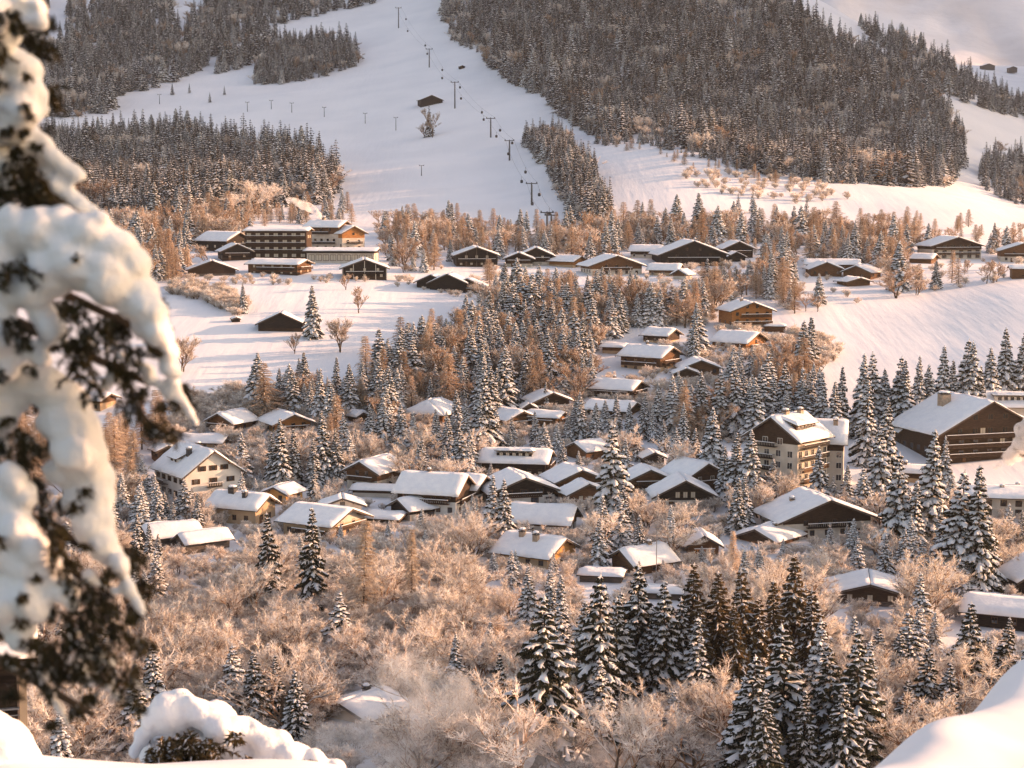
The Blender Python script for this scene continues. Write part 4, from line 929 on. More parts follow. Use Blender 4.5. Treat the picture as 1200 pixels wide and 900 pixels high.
place_spruce(285, 330, 367, 1, 'spruce', 'narrow spruce at the end of the hedge over the tiny shed', None)
G_CEN = ('snowy spruce in the belt between upper chalets and lower village', 'spruces of the middle village')
for (x, t, b) in [(567,433,533),(563,460,535),(547,470,535),(525,480,540),(510,477,535),(470,470,533),(433,473,533),(450,463,533),(405,480,535),(600,487,525),(628,480,522),(632,500,530),(640,447,482),(680,457,517),(673,467,517),(660,513,550),(710,467,513),(723,460,513),(747,500,540),(765,473,518),(788,437,512),(770,447,512),(738,470,516),(755,460,514),(697,470,520),(485,480,538),(417,500,540),(535,455,520),(778,490,530),(800,470,525),(665,480,520),(580,470,528)]:
    place_spruce(x, t, b, None, 'spruce', *G_CEN, wide=1.1)
G_WOOD = ('dark spruce at the upper edge of the wood below the hay field', 'spruces along the lower edge of the hay field')
for (x, t, b) in [(328,430,472),(350,418,470),(340,428,470),(360,417,470),(372,430,470),(395,417,472),(412,425,474),(425,418,470),(455,395,455),(470,400,457),(483,403,457),(440,420,468),(510,377,432),(547,367,412),(497,410,460),(520,400,455),(535,390,445),(560,385,430),(633,330,377),(658,330,377),(385,440,478),(405,440,476),(450,430,475),(575,380,430),(600,365,410),(615,350,400)]:
    place_spruce(x, t, b, None, 'spruce', *G_WOOD, wide=1.05)
G_FL = ('tall frosted spruce behind the white villa and orange chalet', 'frosted spruces behind the villa')
for (x, t, b) in [(380,478,565),(330,487,575),(367,540,596),(345,500,570),(395,500,565),(318,505,572)]: place_spruce(x, t, b, 6, 'spruce', *G_FL, wide=1.2)
G_LL = ('dark spruce pair standing in the frosted scrub below the low chalet', 'spruce pair in the frosted scrub')
for (x, t, b) in [(317,595,715),(368,588,720)]: place_spruce(x, t, b, 2, 'near', *G_LL, wide=1.1)
G_L2 = ('small frosted spruce beside the long grey barn', 'small spruces beside the grey barn')
for (x, t, b) in [(160,598,668),(187,623,676),(222,572,612),(205,575,610),(232,575,628),(176,610,672)]: place_spruce(x, t, b, 6, 'spruce', *G_L2, wide=1.2)
G_L3 = ('short dark spruce rising above the snow laden shrub', 'short spruces behind the shrub')
for (x, t, b) in [(298,757,860),(320,762,850),(347,777,880)]: place_spruce(x, t, b, None, 'near', *G_L3, wide=1.35)
place_spruce(640, 685, 905, 0, 'near', 'broad dark spruce with tiered snowy boughs beside the drifting steam', None, wide=1.35)
place_spruce(587, 758, 870, 2, 'near', 'slim young spruce beside the broad tiered spruce', None, wide=1.1)
place_spruce(547, 777, 830, 2, 'near', 'tiny blue grey spruce in the frosted scrub by the steam', None, wide=1.2)
G_B = ('tall spruce in the close group under the dark red gabled house', 'spruce group under the red house')
for (x, t, b) in [(700,660,862),(747,650,835),(780,670,845),(800,690,840),(725,690,850),(765,700,845)]: place_spruce(x, t, b, None, 'near', *G_B, wide=1.15)
G_BR = ('dark spruce with snow tufted boughs above the foreground snowbank', 'spruces above the snowbank')
for (x, t, b) in [(877,757,925),(917,718,915),(967,743,915),(1002,727,920),(1030,730,815),(1055,733,815),(1083,750,865),(1133,697,825),(1177,717,815),(985,790,925),(940,800,925),(1110,770,870),(895,800,930),(1060,790,880),(1160,760,830)]:
    place_spruce(x, t, b, None, 'near', *G_BR, wide=1.4)
G_BL = ('golden brown spruce with little snow among the dark spruces', 'golden brown spruces')
for (x, t, b) in [(840,660,830),(873,655,840),(930,640,800),(820,690,840),(905,670,820),(807,650,830),(890,690,840),(950,680,820),(860,700,845)]:
    place_spruce(x, t, b, None, 'gold', *G_BL, wide=1.25)
place_spruce(425, 598, 742, 0, 'flarch', 'large frosted larch with level boughs in the scrub', None, wide=1.0)
place_spruce(483, 612, 735, 1, 'flarch', 'slender frosted larch beside the large frosted one', None, wide=.8)
place_spruce(860, 617, 690, 1, 'flarch', 'frosted larch below the snow loaded annex', None, wide=1.0)

# random fill of the woods and gardens; the largest stay individuals, the rest become one mass each
def sample(poly, n, tries=12, gap=3.2, hmin=9, hmax=16, margin=.5, frac=.22, wid=2.2, occl=True):
    xs = [p[0] for p in poly]; ys = [p[1] for p in poly]; out = []
    for _ in range(n * tries):
        if len(out) >= n: break
        x = random.uniform(min(xs), max(xs)); y = random.uniform(min(ys), max(ys))
        if not inpoly(x, y, poly): continue
        p = ground_at(x, y)
        if p is None or TG.near(p.x, p.y, gap) or in_house(p.x, p.y, margin): continue
        h = random.uniform(hmin, hmax)
        if occl and hides(p.x, p.y, p.z, h, wid, frac): continue
        TG.add(p.x, p.y); out.append((p, h))
    return out
FILL = []     # (kind, label key, p, h)
Z_WOOD = [(330,474),(420,474),(470,420),(540,390),(610,345),(640,335),(840,325),(930,335),(905,350),(840,352),(835,385),(750,384),(705,400),(690,440),(600,468),(520,470),(450,482),(400,490),(330,485)]
Z_BELT = [(110,262),(290,262),(300,300),(280,330),(200,332),(110,340)]
Z_BELT2 = [(445,270),(560,272),(660,282),(760,270),(860,270),(960,275),(1080,285),(1200,295),(1200,326),(1080,345),(930,372),(900,345),(860,325),(740,332),(660,322),(590,318),(590,345),(560,352),(540,315),(470,322),(450,318)]
Z_MID = [(780,400),(900,415),(960,445),(960,510),(880,520),(800,520),(760,500),(700,515),(560,530),(400,535),(330,520),(300,480),(560,470),(690,445),(740,440)]
Z_HEDGE = [(200,335),(260,340),(290,360),(280,372),(230,352),(200,345)]
Z_LEFT = [(-80,480),(100,485),(180,500),(230,520),(180,590),(100,600),(-80,600)]
Z_GARD = [(-60,600),(420,540),(700,520),(1000,590),(1290,600),(1290,720),(980,700),(800,700),(600,690),(420,650),(-60,690)]
Z_LOW = [(-120,690),(160,650),(420,650),(600,690),(800,700),(1000,710),(1300,720),(1300,905),(1000,925),(500,925),(-120,925)]
for z, n, mix in ((Z_WOOD, 420, .52), (Z_BELT, 230, .28), (Z_BELT2, 430, .38), (Z_MID, 300, .62)):
    for (p, h) in sample(z, n, hmin=9, hmax=18, frac={id(Z_BELT): .75, id(Z_BELT2): .5}.get(id(z), .42)):
        k = random.random(); s = random.random()
        FILL.append(('spruce' if k < mix else 'larch' if k < mix + (1 - mix) * .58 else 'broad', z, p, h * random.choice((.6, .8, 1, 1, 1.1))))
for (p, h) in sample([(285,252),(400,242),(425,262),(300,268)], 34, hmin=8, hmax=14): FILL.append(('larch' if random.random() < .6 else 'spruce', Z_BELT, p, h))
for (p, h) in sample(Z_LEFT, 60, hmin=11, hmax=17): FILL.append(('larch', Z_LEFT, p, h))
for (p, h) in sample(Z_GARD, 380, hmin=4, hmax=13, wid=1.4, frac=.6): FILL.append((random.choice(('spruce', 'broad')), Z_GARD, p, h))
for (p, h) in sample(Z_LOW, 290, hmin=7, hmax=15, gap=3.6, frac=.36): FILL.append(('broad' if random.random() < .84 else 'spruce', Z_LOW, p, h))
for (p, h) in sample([(560,690),(860,700),(1190,730),(1190,800),(1000,900),(700,900)], 26, hmin=9, hmax=17, gap=4.0, frac=.3): FILL.append(('spruce' if random.random() < .75 else 'broad', Z_LOW, p, h))
FILL_LABEL = {
 ('spruce', 0): ('snowy spruce in the mixed wood below the upper lane', 'spruces of the mixed wood'), ('larch', 0): ('bare orange larch in the mixed wood below the upper lane', 'larches of the mixed wood'), ('broad', 0): ('leafless tree in the mixed wood below the upper lane', 'leafless trees of the mixed wood'),
 ('spruce', 1): ('spruce among the orange larches left of the hotel', 'spruces left of the hotel'), ('larch', 1): ('bare orange larch in the grove left of the hotel', 'larches left of the hotel'), ('broad', 1): ('leafless tree in the larch grove left of the hotel', 'leafless trees left of the hotel'),
 ('spruce', 2): ('small spruce in the tree belt at the foot of the ski slope', 'spruces at the foot of the ski slope'), ('larch', 2): ('bare orange larch in the tree belt at the foot of the ski slope', 'larches at the foot of the ski slope'), ('broad', 2): ('leafless tree in the belt at the foot of the ski slope', 'leafless trees at the foot of the ski slope'),
 ('spruce', 3): ('snowy spruce growing between the middle chalets', 'spruces between the middle chalets'), ('larch', 3): ('bare larch growing between the middle chalets', 'larches between the middle chalets'), ('broad', 3): ('leafless tree growing between the middle chalets', 'leafless trees between the middle chalets'),
 ('larch', 4): ('tall rusty larch beside the small brown chapel', 'larches beside the chapel'),
 ('spruce', 5): ('young snowy spruce in a garden of the lower village', 'young spruces in the gardens'), ('broad', 5): ('frosted garden tree of the lower village', 'frosted garden trees'),
 ('broad', 6): ('frosted leafless tree in the scrub below the village', 'frosted trees in the scrub'), ('spruce', 6): ('young spruce in the scrub below the village', 'young spruces in the scrub')}
ZI = {id(z): i for i, z in enumerate((Z_WOOD, Z_BELT, Z_BELT2, Z_MID, Z_LEFT, Z_GARD, Z_LOW))}
def scatter(name, label, cat, items, variants, kind='stuff'):
    """one mass of many trees: geometry nodes instance the variants on points. items: (loc, rz, sx, sz, variant)"""
    c = bpy.data.collections.new(name + '_kinds')
    for i, v in enumerate(variants):
        o = bpy.data.objects.new('%s_kind_%02d' % (name, i), v); c.objects.link(o)
    me = bpy.data.meshes.new(name); me.from_pydata([tuple(i[0]) for i in items], [], [])
    for an, tp, vals in (('rz', 'FLOAT', [i[1] for i in items]), ('vi', 'INT', [i[4] for i in items])):
        a = me.attributes.new(an, tp, 'POINT'); a.data.foreach_set('value', vals)
    a = me.attributes.new('sc', 'FLOAT_VECTOR', 'POINT'); a.data.foreach_set('vector', [q for i in items for q in (i[2], i[2], i[3])])
    ob = link(bpy.data.objects.new(name, me))
    ng = bpy.data.node_groups.new(name, 'GeometryNodeTree')
    ng.interface.new_socket('Geometry', in_out='INPUT', socket_type='NodeSocketGeometry'); ng.interface.new_socket('Geometry', in_out='OUTPUT', socket_type='NodeSocketGeometry')
    n, l = ng.nodes, ng.links
    gi, go = n.new('NodeGroupInput'), n.new('NodeGroupOutput'); ci = n.new('GeometryNodeCollectionInfo'); ci.inputs['Collection'].default_value = c
    ci.inputs['Separate Children'].default_value = True; ci.inputs['Reset Children'].default_value = True
    ip = n.new('GeometryNodeInstanceOnPoints'); ip.inputs['Pick Instance'].default_value = True
    def attr(nm, tp):
        q = n.new('GeometryNodeInputNamedAttribute'); q.data_type = tp; q.inputs['Name'].default_value = nm; return q.outputs['Attribute']
    cx = n.new('ShaderNodeCombineXYZ'); l.new(attr('rz', 'FLOAT'), cx.inputs['Z']); er = n.new('FunctionNodeEulerToRotation'); l.new(cx.outputs[0], er.inputs[0])
    l.new(gi.outputs[0], ip.inputs['Points']); l.new(ci.outputs[0], ip.inputs['Instance']); l.new(attr('vi', 'INT'), ip.inputs['Instance Index'])
    l.new(er.outputs[0], ip.inputs['Rotation']); l.new(attr('sc', 'FLOAT_VECTOR'), ip.inputs['Scale']); l.new(ip.outputs[0], go.inputs[0])
    ob.modifiers.new('scatter', 'NODES').node_group = ng
    return tag(ob, label, cat, None, kind)
def joined(parts, name):
    mb = MB(); mats = []
    for m in parts:
        off = len(mats); mats += [x.name for x in m.materials]; k = len(mb.v)
        co = np.empty(len(m.vertices) * 3, np.float32); m.vertices.foreach_get('co', co)
        mb.v.extend(map(tuple, co.reshape(-1, 3).tolist()))
        for p in m.polygons: mb.f.append(tuple(i + k for i in p.vertices)); mb.m.append(p.material_index + off)
    return mb.mesh(name, mats)
cnt = {'spruce': sum(1 for o in COL.objects if o.name.startswith('spruce_tree')), 'larch': sum(1 for o in COL.objects if o.name.startswith('larch_tree')), 'broad': 0}
LIM = {'spruce': 298, 'larch': 270, 'broad': 290}
FILL.sort(key=lambda q: -q[3] / q[2].y)
rest = {'spruce': [], 'larch': [], 'broad': []}
BH = [max(v.co.z for v in b[1].vertices) for b in BRD]; FBH = [max(v.co.z for v in b[1].vertices) for b in FBR]
for (kind, z, p, h) in FILL:
    lab = FILL_LABEL.get((kind, ZI[id(z)]))
    if lab is None: kind = 'larch'; lab = FILL_LABEL[(kind, ZI[id(z)])]
    if kind == 'spruce': pool, H0 = SPR, 18.0
    elif kind == 'larch': pool, H0 = (LAR[:4] if ZI[id(z)] < 4 else LAR), 17.0
    else: pool, H0 = (BRD if ZI[id(z)] < 4 else FBR), None
    i = random.randrange(len(pool)); k = h / (H0 or (BH if pool is BRD else FBH)[i]) * (.9 if kind == 'broad' else 1); w = k * random.uniform(1.1, 1.55)
    if cnt[kind] < LIM[kind]:
        lab = near_label(p, ('small ' if h < 8.5 else 'tall ' if h > 14 else 'broad ' if w / k > 1.2 else 'slender ') + {'spruce': 'snowy spruce', 'larch': 'orange larch', 'broad': 'leafless tree'}[kind], *lab)
        cnt[kind] += 1
        put_tree({'spruce': 'spruce_tree', 'larch': 'larch_tree', 'broad': 'bare_tree'}[kind], pool[i], p - Vector((0, 0, .1)), random.uniform(0, 6.28), (w, w, k), lab[0], {'spruce': 'spruce', 'larch': 'larch', 'broad': 'tree'}[kind], lab[1])
    else: rest[kind].append((p - Vector((0, 0, .1)), random.uniform(0, 6.28), w, k, i + (len(BRD) if pool is FBR else 0)))
print('individual', cnt, 'rest', {k: len(v) for k, v in rest.items()})
if rest['spruce']: scatter('spruce_wood', 'more distant snowy spruces of the village woods', 'spruces', rest['spruce'], [joined(s, 'spruce_whole') for s in SPR])
if rest['larch']: scatter('larch_wood', 'more distant orange larches of the village woods', 'larches', rest['larch'], [joined(s, 'larch_whole') for s in LAR])
if rest['broad']: scatter('bare_wood', 'more distant leafless trees of the village woods', 'trees', rest['broad'], [joined(s, 'bare_whole') for s in BRD + FBR])

# frosted shrubs: the largest ones singly, the remaining undergrowth as one mass
BSHH = [max(v.co.z for v in b[1].vertices) for b in BSH]
SG = Grid(4.0); shr = []
def shrubs(poly, n, hmin, hmax, gap, frac=.4, wid=1.5):
    xs = [p[0] for p in poly]; ys = [p[1] for p in poly]; k = 0
    for _ in range(n * 6):
        if k >= n: break
        x = random.uniform(min(xs), max(xs)); y = random.uniform(min(ys), max(ys))
        if not inpoly(x, y, poly): continue
        p = ground_at(x, y)
        if p is None or SG.near(p.x, p.y, gap) or in_house(p.x, p.y, .3): continue
        h = random.uniform(hmin, hmax)
        if hides(p.x, p.y, p.z, h, wid, frac): continue
        SG.add(p.x, p.y); shr.append((p, h)); k += 1
shrubs(Z_LOW, 950, 2.0, 5.5, 2.3, .3)
shrubs([(60,690),(250,640),(560,650),(600,760),(560,900),(150,900)], 160, 4.0, 7.5, 3.0, .3)
shrubs(Z_GARD, 900, 1.4, 4.5, 2.0, .6)
shrubs(Z_MID, 600, 1.6, 4.5, 2.2, .6)
shrubs(Z_WOOD, 350, 2.0, 5.0, 2.8)
shrubs(Z_HEDGE, 90, 3, 5, 1.6)
shrubs([(180,495),(420,500),(440,540),(300,560),(180,530)], 160, 2, 5, 2.0, .6)
shrubs([(200,470),(330,458),(430,475),(420,500),(300,500),(200,500)], 90, 3, 6, 2.2)
shrubs([(840,385),(960,395),(990,420),(930,440),(850,420)], 110, 2, 5, 2.0)
shrubs([(195,318),(460,326),(600,345),(560,352),(440,332),(200,336)], 70, 1.5, 3.5, 2.5, .3)
shrubs([(780,205),(900,200),(960,215),(1000,235),(940,240),(830,225)], 60, 3, 6, 5)
shrubs(Z_BELT2, 160, 2, 5, 3.0)
shr.sort(key=lambda q: -q[1] / q[0].y)
rest = []
for n_, (p, h) in enumerate(shr):
    i = random.randrange(len(BSH)); k = h / BSHH[i]; w = k * random.uniform(1.0, 1.4)
    if n_ < 280:
        lab = near_label(p, ('big ' if h > 6.5 else 'low ' if h < 4 else 'bushy ') + 'frosted shrub', 'frosted leafless shrub in the scrub at the foot of the village', 'frosted shrubs of the lower slope')
        put_tree('frosted_shrub', BSH[i], p - Vector((0, 0, .1)), random.uniform(0, 6.28), (w, w, k), lab[0], 'shrub', lab[1], ('stems', 'twigs'))
    else: rest.append((p - Vector((0, 0, .1)), random.uniform(0, 6.28), w, k, i))
print('shrubs', len(shr))
scatter('undergrowth', 'frosted undergrowth filling the gardens and woods', 'undergrowth', rest, [joined(b, 'shrub_whole') for b in BSH])

# named bare trees on the left snowfield
def bare(px, base, h_px, var, label):
    p = ground_at(px, base); h = h_px * p.y / F; k = h / BH[var] ; TG.add(p.x, p.y)
    put_tree('bare_tree', BRD[var], p - Vector((0, 0, .1)), random.uniform(0, 6.28), (k, k, k), label, 'tree', None)
bare(345, 415, 28, 0, 'small spreading fruit tree in front of the lone hay barn')
bare(398, 412, 45, 1, 'tall bare tree with several stems beside the single dark spruce')
bare(421, 367, 34, 0, 'fan shaped bare tree below the chalet with pale posts')
bare(213, 435, 48, 1, 'brown bush-like tree beside the snow laden boughs')
bare(507, 161, 36, 2, 'broad bare tree next to the ski hut')
bare(497, 161, 20, 0, 'small leaning bare tree beside the broad one on the piste')
bare(405, 340, 22, 0, 'forked trunk tree in front of the chalet with pale posts')

# ------------------------------------------------------------------ forests on the mountain
def to21(parts):
    m = joined(parts, 'forest_broadleaf'); z = max(v.co.z for v in m.vertices); m.transform(Matrix.Scale(14.0 / z, 4)); return m
MIX = FAR * 4 + [joined(SPR[1], 'forest_spruce'), joined(SPR[3], 'forest_spruce'), joined(SPR[6], 'forest_spruce'), to21(BRD[0]), to21(FBR[1])]
FG = None
def forest(name, label, polys, holes, n, gap, hmin, hmax, variants=MIX, dmin=900, broad=0):
    g_ = Grid(8.0); items = []
    P = polys; xs = [p[0] for q in P for p in q]; ys = [p[1] for q in P for p in q]
    for _ in range(n * 5):
        if len(items) >= n: break
        x = random.uniform(min(xs), max(xs)); y = random.uniform(min(ys), max(ys))
        if not any(inpoly(x, y, q) for q in P) or any(inpoly(x, y, q) for q in holes): continue
        p = ground_at(x, y, dmin)
        if p is None or g_.near(p.x, p.y, gap): continue
        w_ = float(vnoise(np.array([p.x]), np.array([p.y * .7]), 46.0, 21)[0])
        if w_ < -.45 and random.random() < .5: continue
        g_.add(p.x, p.y); h = random.uniform(hmin, hmax) * random.choice((.5, .75, .9, 1, 1, 1.1)) * (1 + .22 * w_); k = h / 21.0
        items.append((p - Vector((0, 0, .3)), random.uniform(0, 6.28), k * random.uniform(1.35, 2.0), k, random.randrange(len(variants))))
    print(name, len(items))
    return scatter(name, label, 'forest', items, variants)
forest('conifer_forest', 'snow dusted conifer forest on the lower left spur', [[(-60,165),(40,160),(130,163),(210,156),(260,172),(340,182),(392,202),(399,222),(375,240),(325,243),(280,258),(150,268),(-60,275)]], [], 2300, 5.0, 15, 27)
forest('conifer_forest', 'high shaded conifer forest above the left piste', [[(-100,135),(100,138),(138,131),(134,114),(200,100),(245,78),(262,60),(325,30),(440,4),(440,-90),(-100,-90)], [(252,87),(262,66),(300,48),(328,42),(318,62),(285,83)]],
       [[(70,-60),(97,-60),(68,62),(50,60)], [(198,-60),(245,-60),(240,16),(205,40)]], 3800, 5.9, 18, 30)
forest('conifer_forest', 'island of conifers enclosed by the pistes', [[(297,99),(300,76),(330,52),(380,46),(417,60),(421,76),(380,90),(330,99)]], [], 400, 5, 15, 24)
forest('conifer_forest', 'great frosted forest on the flank right of the ski slope', [[(515,-60),(520,20),(530,47),(560,66),(600,98),(640,118),(660,138),(690,158),(720,167),(770,160),(830,186),(900,206),(1000,216),(1050,219),(1110,219),(1128,195),(1130,160),(1100,112),(1050,76),(990,55),(900,-8),(880,-60)]], [], 5600, 5.6, 15, 31)
forest('conifer_forest', 'line of conifers on the falling ridge before the distant mountain', [[(925,-60),(1020,45),(1080,92),(1130,121),(1200,142),(1260,165),(1260,140),(1150,104),(1080,58),(1000,12),(950,-60)]], [], 1200, 4.6, 16, 26)
forest('conifer_forest', 'tongue of conifers running down between piste and sunlit knoll', [[(612,167),(640,162),(665,162),(690,200),(716,252),(700,264),(672,258),(657,232),(642,198)]], [], 420, 3.4, 12, 21, dmin=850)
forest('conifer_forest', 'clump of conifers at the right edge below the ridge', [[(1145,207),(1165,182),(1200,176),(1280,190),(1280,250),(1200,245),(1160,228)]], [], 300, 3.8, 12, 22, dmin=850)
forest('conifer_forest', 'low frosted trees along the crest behind the sunlit knoll', [[(690,166),(770,160),(830,172),(900,196),(990,206),(990,216),(900,208),(820,186),(760,170),(700,172)]], [], 260, 3.4, 7, 13)
LW = [joined(s, 'larch_whole') for s in LAR[:4]]
forest('larch_forest', 'orange larches along the foot of the piste', [[(440,262),(560,268),(660,275),(760,262),(860,262),(960,262),(1060,268),(1080,285),(860,280),(660,292),(560,282),(450,280)]], [], 150, 4.5, 8, 17, LW + [to21(BRD[2]), to21(BRD[0]), to21(BRD[1])], 600)
forest('larch_forest', 'rusty larch scrub on the back of the knoll', [[(700,168),(790,180),(900,206),(960,212),(930,222),(860,210),(800,195)], [(1060,262),(1150,262),(1150,285),(1060,285)]], [], 120, 4.5, 7, 12, LW, 800)
def lone(px, base, h_px, label, var=0):
    p = ground_at(px, base, 700); h = h_px * p.y / F; k = h / 21.0
    o = link(bpy.data.objects.new('spruce_tree', FAR[var])); o.location = p - Vector((0, 0, .2)); o.scale = (k*1.5, k*1.5, k); tag(o, label, 'spruce')
lone(202, 111, 15, 'lone conifer on the left piste nearest the high forest'); lone(222, 109, 12, 'thin lone conifer beside a lift pole on the left piste', 1)
lone(246, 120, 12, 'lone conifer in the small group below the island of conifers', 2); lone(263, 111, 11, 'round topped lone conifer left of the island of conifers', 4)
lone(503, 160, 36, 'dark conifer grown into the broad bare tree by the ski hut', 0)
lone(865, 252, 26, 'lone dark spruce on the sunlit knoll', 2); lone(882, 250, 30, 'second dark spruce on the sunlit knoll', 0); lone(945, 255, 28, 'dark spruce standing apart on the knoll beside larches', 1)

# ------------------------------------------------------------------ gondola lift
def at(px, py, D):
    t = py2t(py); v = (px - 600) / F * (CP - t * SP)
    return Vector((v * D, D, t * D))
def pylon(px, top, base, label, two=False):
    p = ground_at(px, base, 600); h = (base - top) * p.y / F
    o = empty('lift_pylon', p); tag(o, label, 'lift pylon', 'pylons of the gondola lift')
    m = MB(); m.tube([(0, 0, -1), (0, 0, h)], [.55, .38], 8); m.build('mast', 'metal_dark', o)
    a = MB(); a.box(-3.4, 3.4, -.25, .25, h - .4, h + .1); a.box(-.2, .2, -.9, .9, h + .1, h + .6); a.build('crossarm', 'metal_dark', o)
    for sx in (-3, 3):
        w = MB(); w.box(sx - .3, sx + .3, -1.9, 1.9, h + .1, h + .75); w.build('sheave_train', 'metal_dark', o)
    l = MB(); l.box(.55, .65, -.25, -.18, 0, h - 1); l.box(.55, .65, .18, .25, 0, h - 1)
    for k in range(int(h / .8)): l.box(.57, .63, -.18, .18, k * .8 + .5, k * .8 + .56)
    l.build('ladder', 'metal_grey', o)
    return p + Vector((0, 0, h + .8))
PY = [(467, 10, 33, 'dark lift pylon standing highest on the piste'), (503, 58, 79, 'dark lift pylon second from the top of the piste'), (533, 97, 127, 'tall dark lift pylon beside the ski hut'), (575, 139, 161, 'dark lift pylon on the sunlit band below the ski hut'),
      (597, 165, 188, 'dark lift pylon next to the tongue of conifers'), (623, 215, 237, 'dark lift pylon on the lower shaded piste'), (641, 249, 273, 'dark lift pylon at the larches by the valley end'), (646, 252, 276, 'twin lift pylon nearest the valley end')]
tops = [pylon(*q) for q in PY]
cab = MB()
for (z, w) in ((0, .55), (.25, .95), (1.1, 1.05), (1.75, .9), (1.95, .5)):
    for j in range(12):
        t = 6.283 * j / 12; cab.v.append((w * max(-.8, min(.8, 1.2 * math.cos(t))), w * max(-.8, min(.8, 1.2 * math.sin(t))), z - 4.2))
for i in range(4):
    for j in range(12): cab.f.append((i*12+j, i*12+(j+1) % 12, (i+1)*12+(j+1) % 12, (i+1)*12+j)); cab.m.append(1 if i == 1 else 0)
cab.f.append(tuple(range(12))[::-1]); cab.m.append(0); cab.f.append(tuple(48 + j for j in range(12))); cab.m.append(0)
CABM = cab.mesh('cabin', ['metal_dark', 'glass'])
han = MB(); han.tube([(0, 0, -2.3), (0, .1, -1.2), (0, 0, 0)], .09, 5); HANM = han.mesh('hanger', 'metal_dark')
GCOUNT = 0
for sx in (-3, 3):
    m = MB(); pts = []
    for a, b in zip(tops[:-2], tops[1:-1]):
        for k in range(8):
            f = k / 8; q = a.lerp(b, f); q.z -= 4 * f * (1 - f) * (a - b).length * .02; pts.append(q + Vector((sx, 0, 0)))
    pts.append(tops[-2] + Vector((sx, 0, 0)))
    m.tube(pts, .06, 4, 0, False)
    tag(m.build('lift_cable', 'metal_dark'), 'thin haul cable of the gondola lift on its %s side' % ('ski hut' if sx < 0 else 'forest'), 'cable')
    for i in range(3 if sx < 0 else 1, len(pts) - 1, 5):
        q = pts[i].lerp(pts[i+1], .4); o = empty('gondola', q, random.uniform(-.2, .2)); tag(o, 'small dark gondola hanging from the lift cable', 'gondola', 'gondolas of the lift')
        link(bpy.data.objects.new('cabin', CABM), o); link(bpy.data.objects.new('hanger', HANM), o)
for (px, t, b, lab) in [(187, 111, 122, 'short drag lift pole on the left piste'), (342, 121, 132, 'short drag lift pole below the island of conifers'), (380, 126, 137, 'short drag lift pole left of the ski hut'), (428, 133, 145, 'short forked lift pole near the ski hut'), (464, 138, 153, 'thick lift pole on the sunlit band of the piste'), (494, 194, 206, 'small lone lift pole low on the shaded piste'), (698, 262, 280, 'street lamp pole at the bottom of the knoll'), (290, 120, 131, 'short drag lift pole among the lone conifers'), (318, 118, 128, 'short drag lift pole nearest the island of conifers')]:
    p = ground_at(px, b, 600); h = (b - t) * p.y / F; m = MB()
    m.tube([(0, 0, -1), (0, 0, h)], [.32, .22], 6); m.box(-1.7, 1.7, -.16, .16, h - .3, h); m.box(-1.8, -1.3, -.5, .5, h, h + .4); m.box(1.3, 1.8, -.5, .5, h, h + .4)
    o = m.build('lift_pole', 'metal_dark'); o.location = p; tag(o, lab, 'lift pole', 'drag lift poles')
p = ground_at(769, 680); m = MB(); hh = 62 * p.y / F
m.tube([(0, 0, -1), (0, 0, hh)], [.11, .07], 6); m.tube([(0, 0, hh - .1), (.5, -.2, hh + .15), (1.0, -.4, hh + .1)], .04, 5); m.box(.8, 1.25, -.55, -.28, hh - .02, hh + .12)
o = m.build('street_lamp', 'metal_grey'); o.location = p; tag(o, 'thin grey lamp pole in front of the clean snow roof', 'street lamp')

# ------------------------------------------------------------------ foreground
def blob_mesh(name, balls, D, mats, voxel, jitter=.25, noise=.0, smooth=6, origin=None):
    """snow mass: overlapping balls melted into one skin. balls: (px, py, r[, dy])"""
    bm = bmesh.new(); rs = random.Random(5)
    for b in balls:
        c = at(b[0], b[1], D); r = b[2] * D / F
        c = c + Vector((0, (b[3] if len(b) > 3 else rs.uniform(-1, 1) * r * jitter * 2), 0))
        bmesh.ops.create_icosphere(bm, subdivisions=2, radius=r, matrix=Matrix.Translation(c) @ Matrix.Rotation(rs.uniform(.5, 1.2), 4, 'Y') @ Matrix.Diagonal((rs.uniform(1.05, 1.35), 1.25, rs.uniform(.8, .95), 1)))
    me = bpy.data.meshes.new(name); bm.to_mesh(me); bm.free()
    o = bpy.data.objects.new(name, me); COL.objects.link(o)
    r_ = o.modifiers.new('r', 'REMESH'); r_.mode = 'VOXEL'; r_.voxel_size = voxel
    s_ = o.modifiers.new('s', 'SMOOTH'); s_.factor = .5; s_.iterations = smooth
    dg = bpy.context.evaluated_depsgraph_get(); me2 = bpy.data.meshes.new_from_object(o.evaluated_get(dg))
    bpy.data.objects.remove(o); me2.name = name; me2.materials.clear()
    for mm in mats: me2.materials.append(MATS[mm])
    me2.polygons.foreach_set('use_smooth', [True] * len(me2.polygons))
    if noise:
        from mathutils import noise as nz
        for v in me2.vertices:
            k = nz.noise(v.co * (.09 / noise)) + .6 * nz.noise(v.co * (.24 / noise)) + .3 * nz.noise(v.co * (.55 / noise))
            v.co += v.normal * k * noise
    return me2
def pieces(me):
    n = len(me.vertices); par = list(range(n))
    def find(a):
        while par[a] != a: par[a] = par[par[a]]; a = par[a]
        return a
    for e in me.edges:
        a, b = find(e.vertices[0]), find(e.vertices[1])
        if a != b: par[a] = b
    gr = {}
    for p in me.polygons: gr.setdefault(find(p.vertices[0]), []).append(p)
    if len(gr) == 1: return [me]
    out = []
    for ps in gr.values():
        if len(ps) < 40: continue
        ids = sorted({i for p in ps for i in p.vertices}); mp = {i: k for k, i in enumerate(ids)}
        out.append(mesh_np(me.name, [tuple(me.vertices[i].co) for i in ids], [tuple(mp[i] for i in p.vertices) for p in ps], [m.name for m in me.materials], smooth=True))
    return out
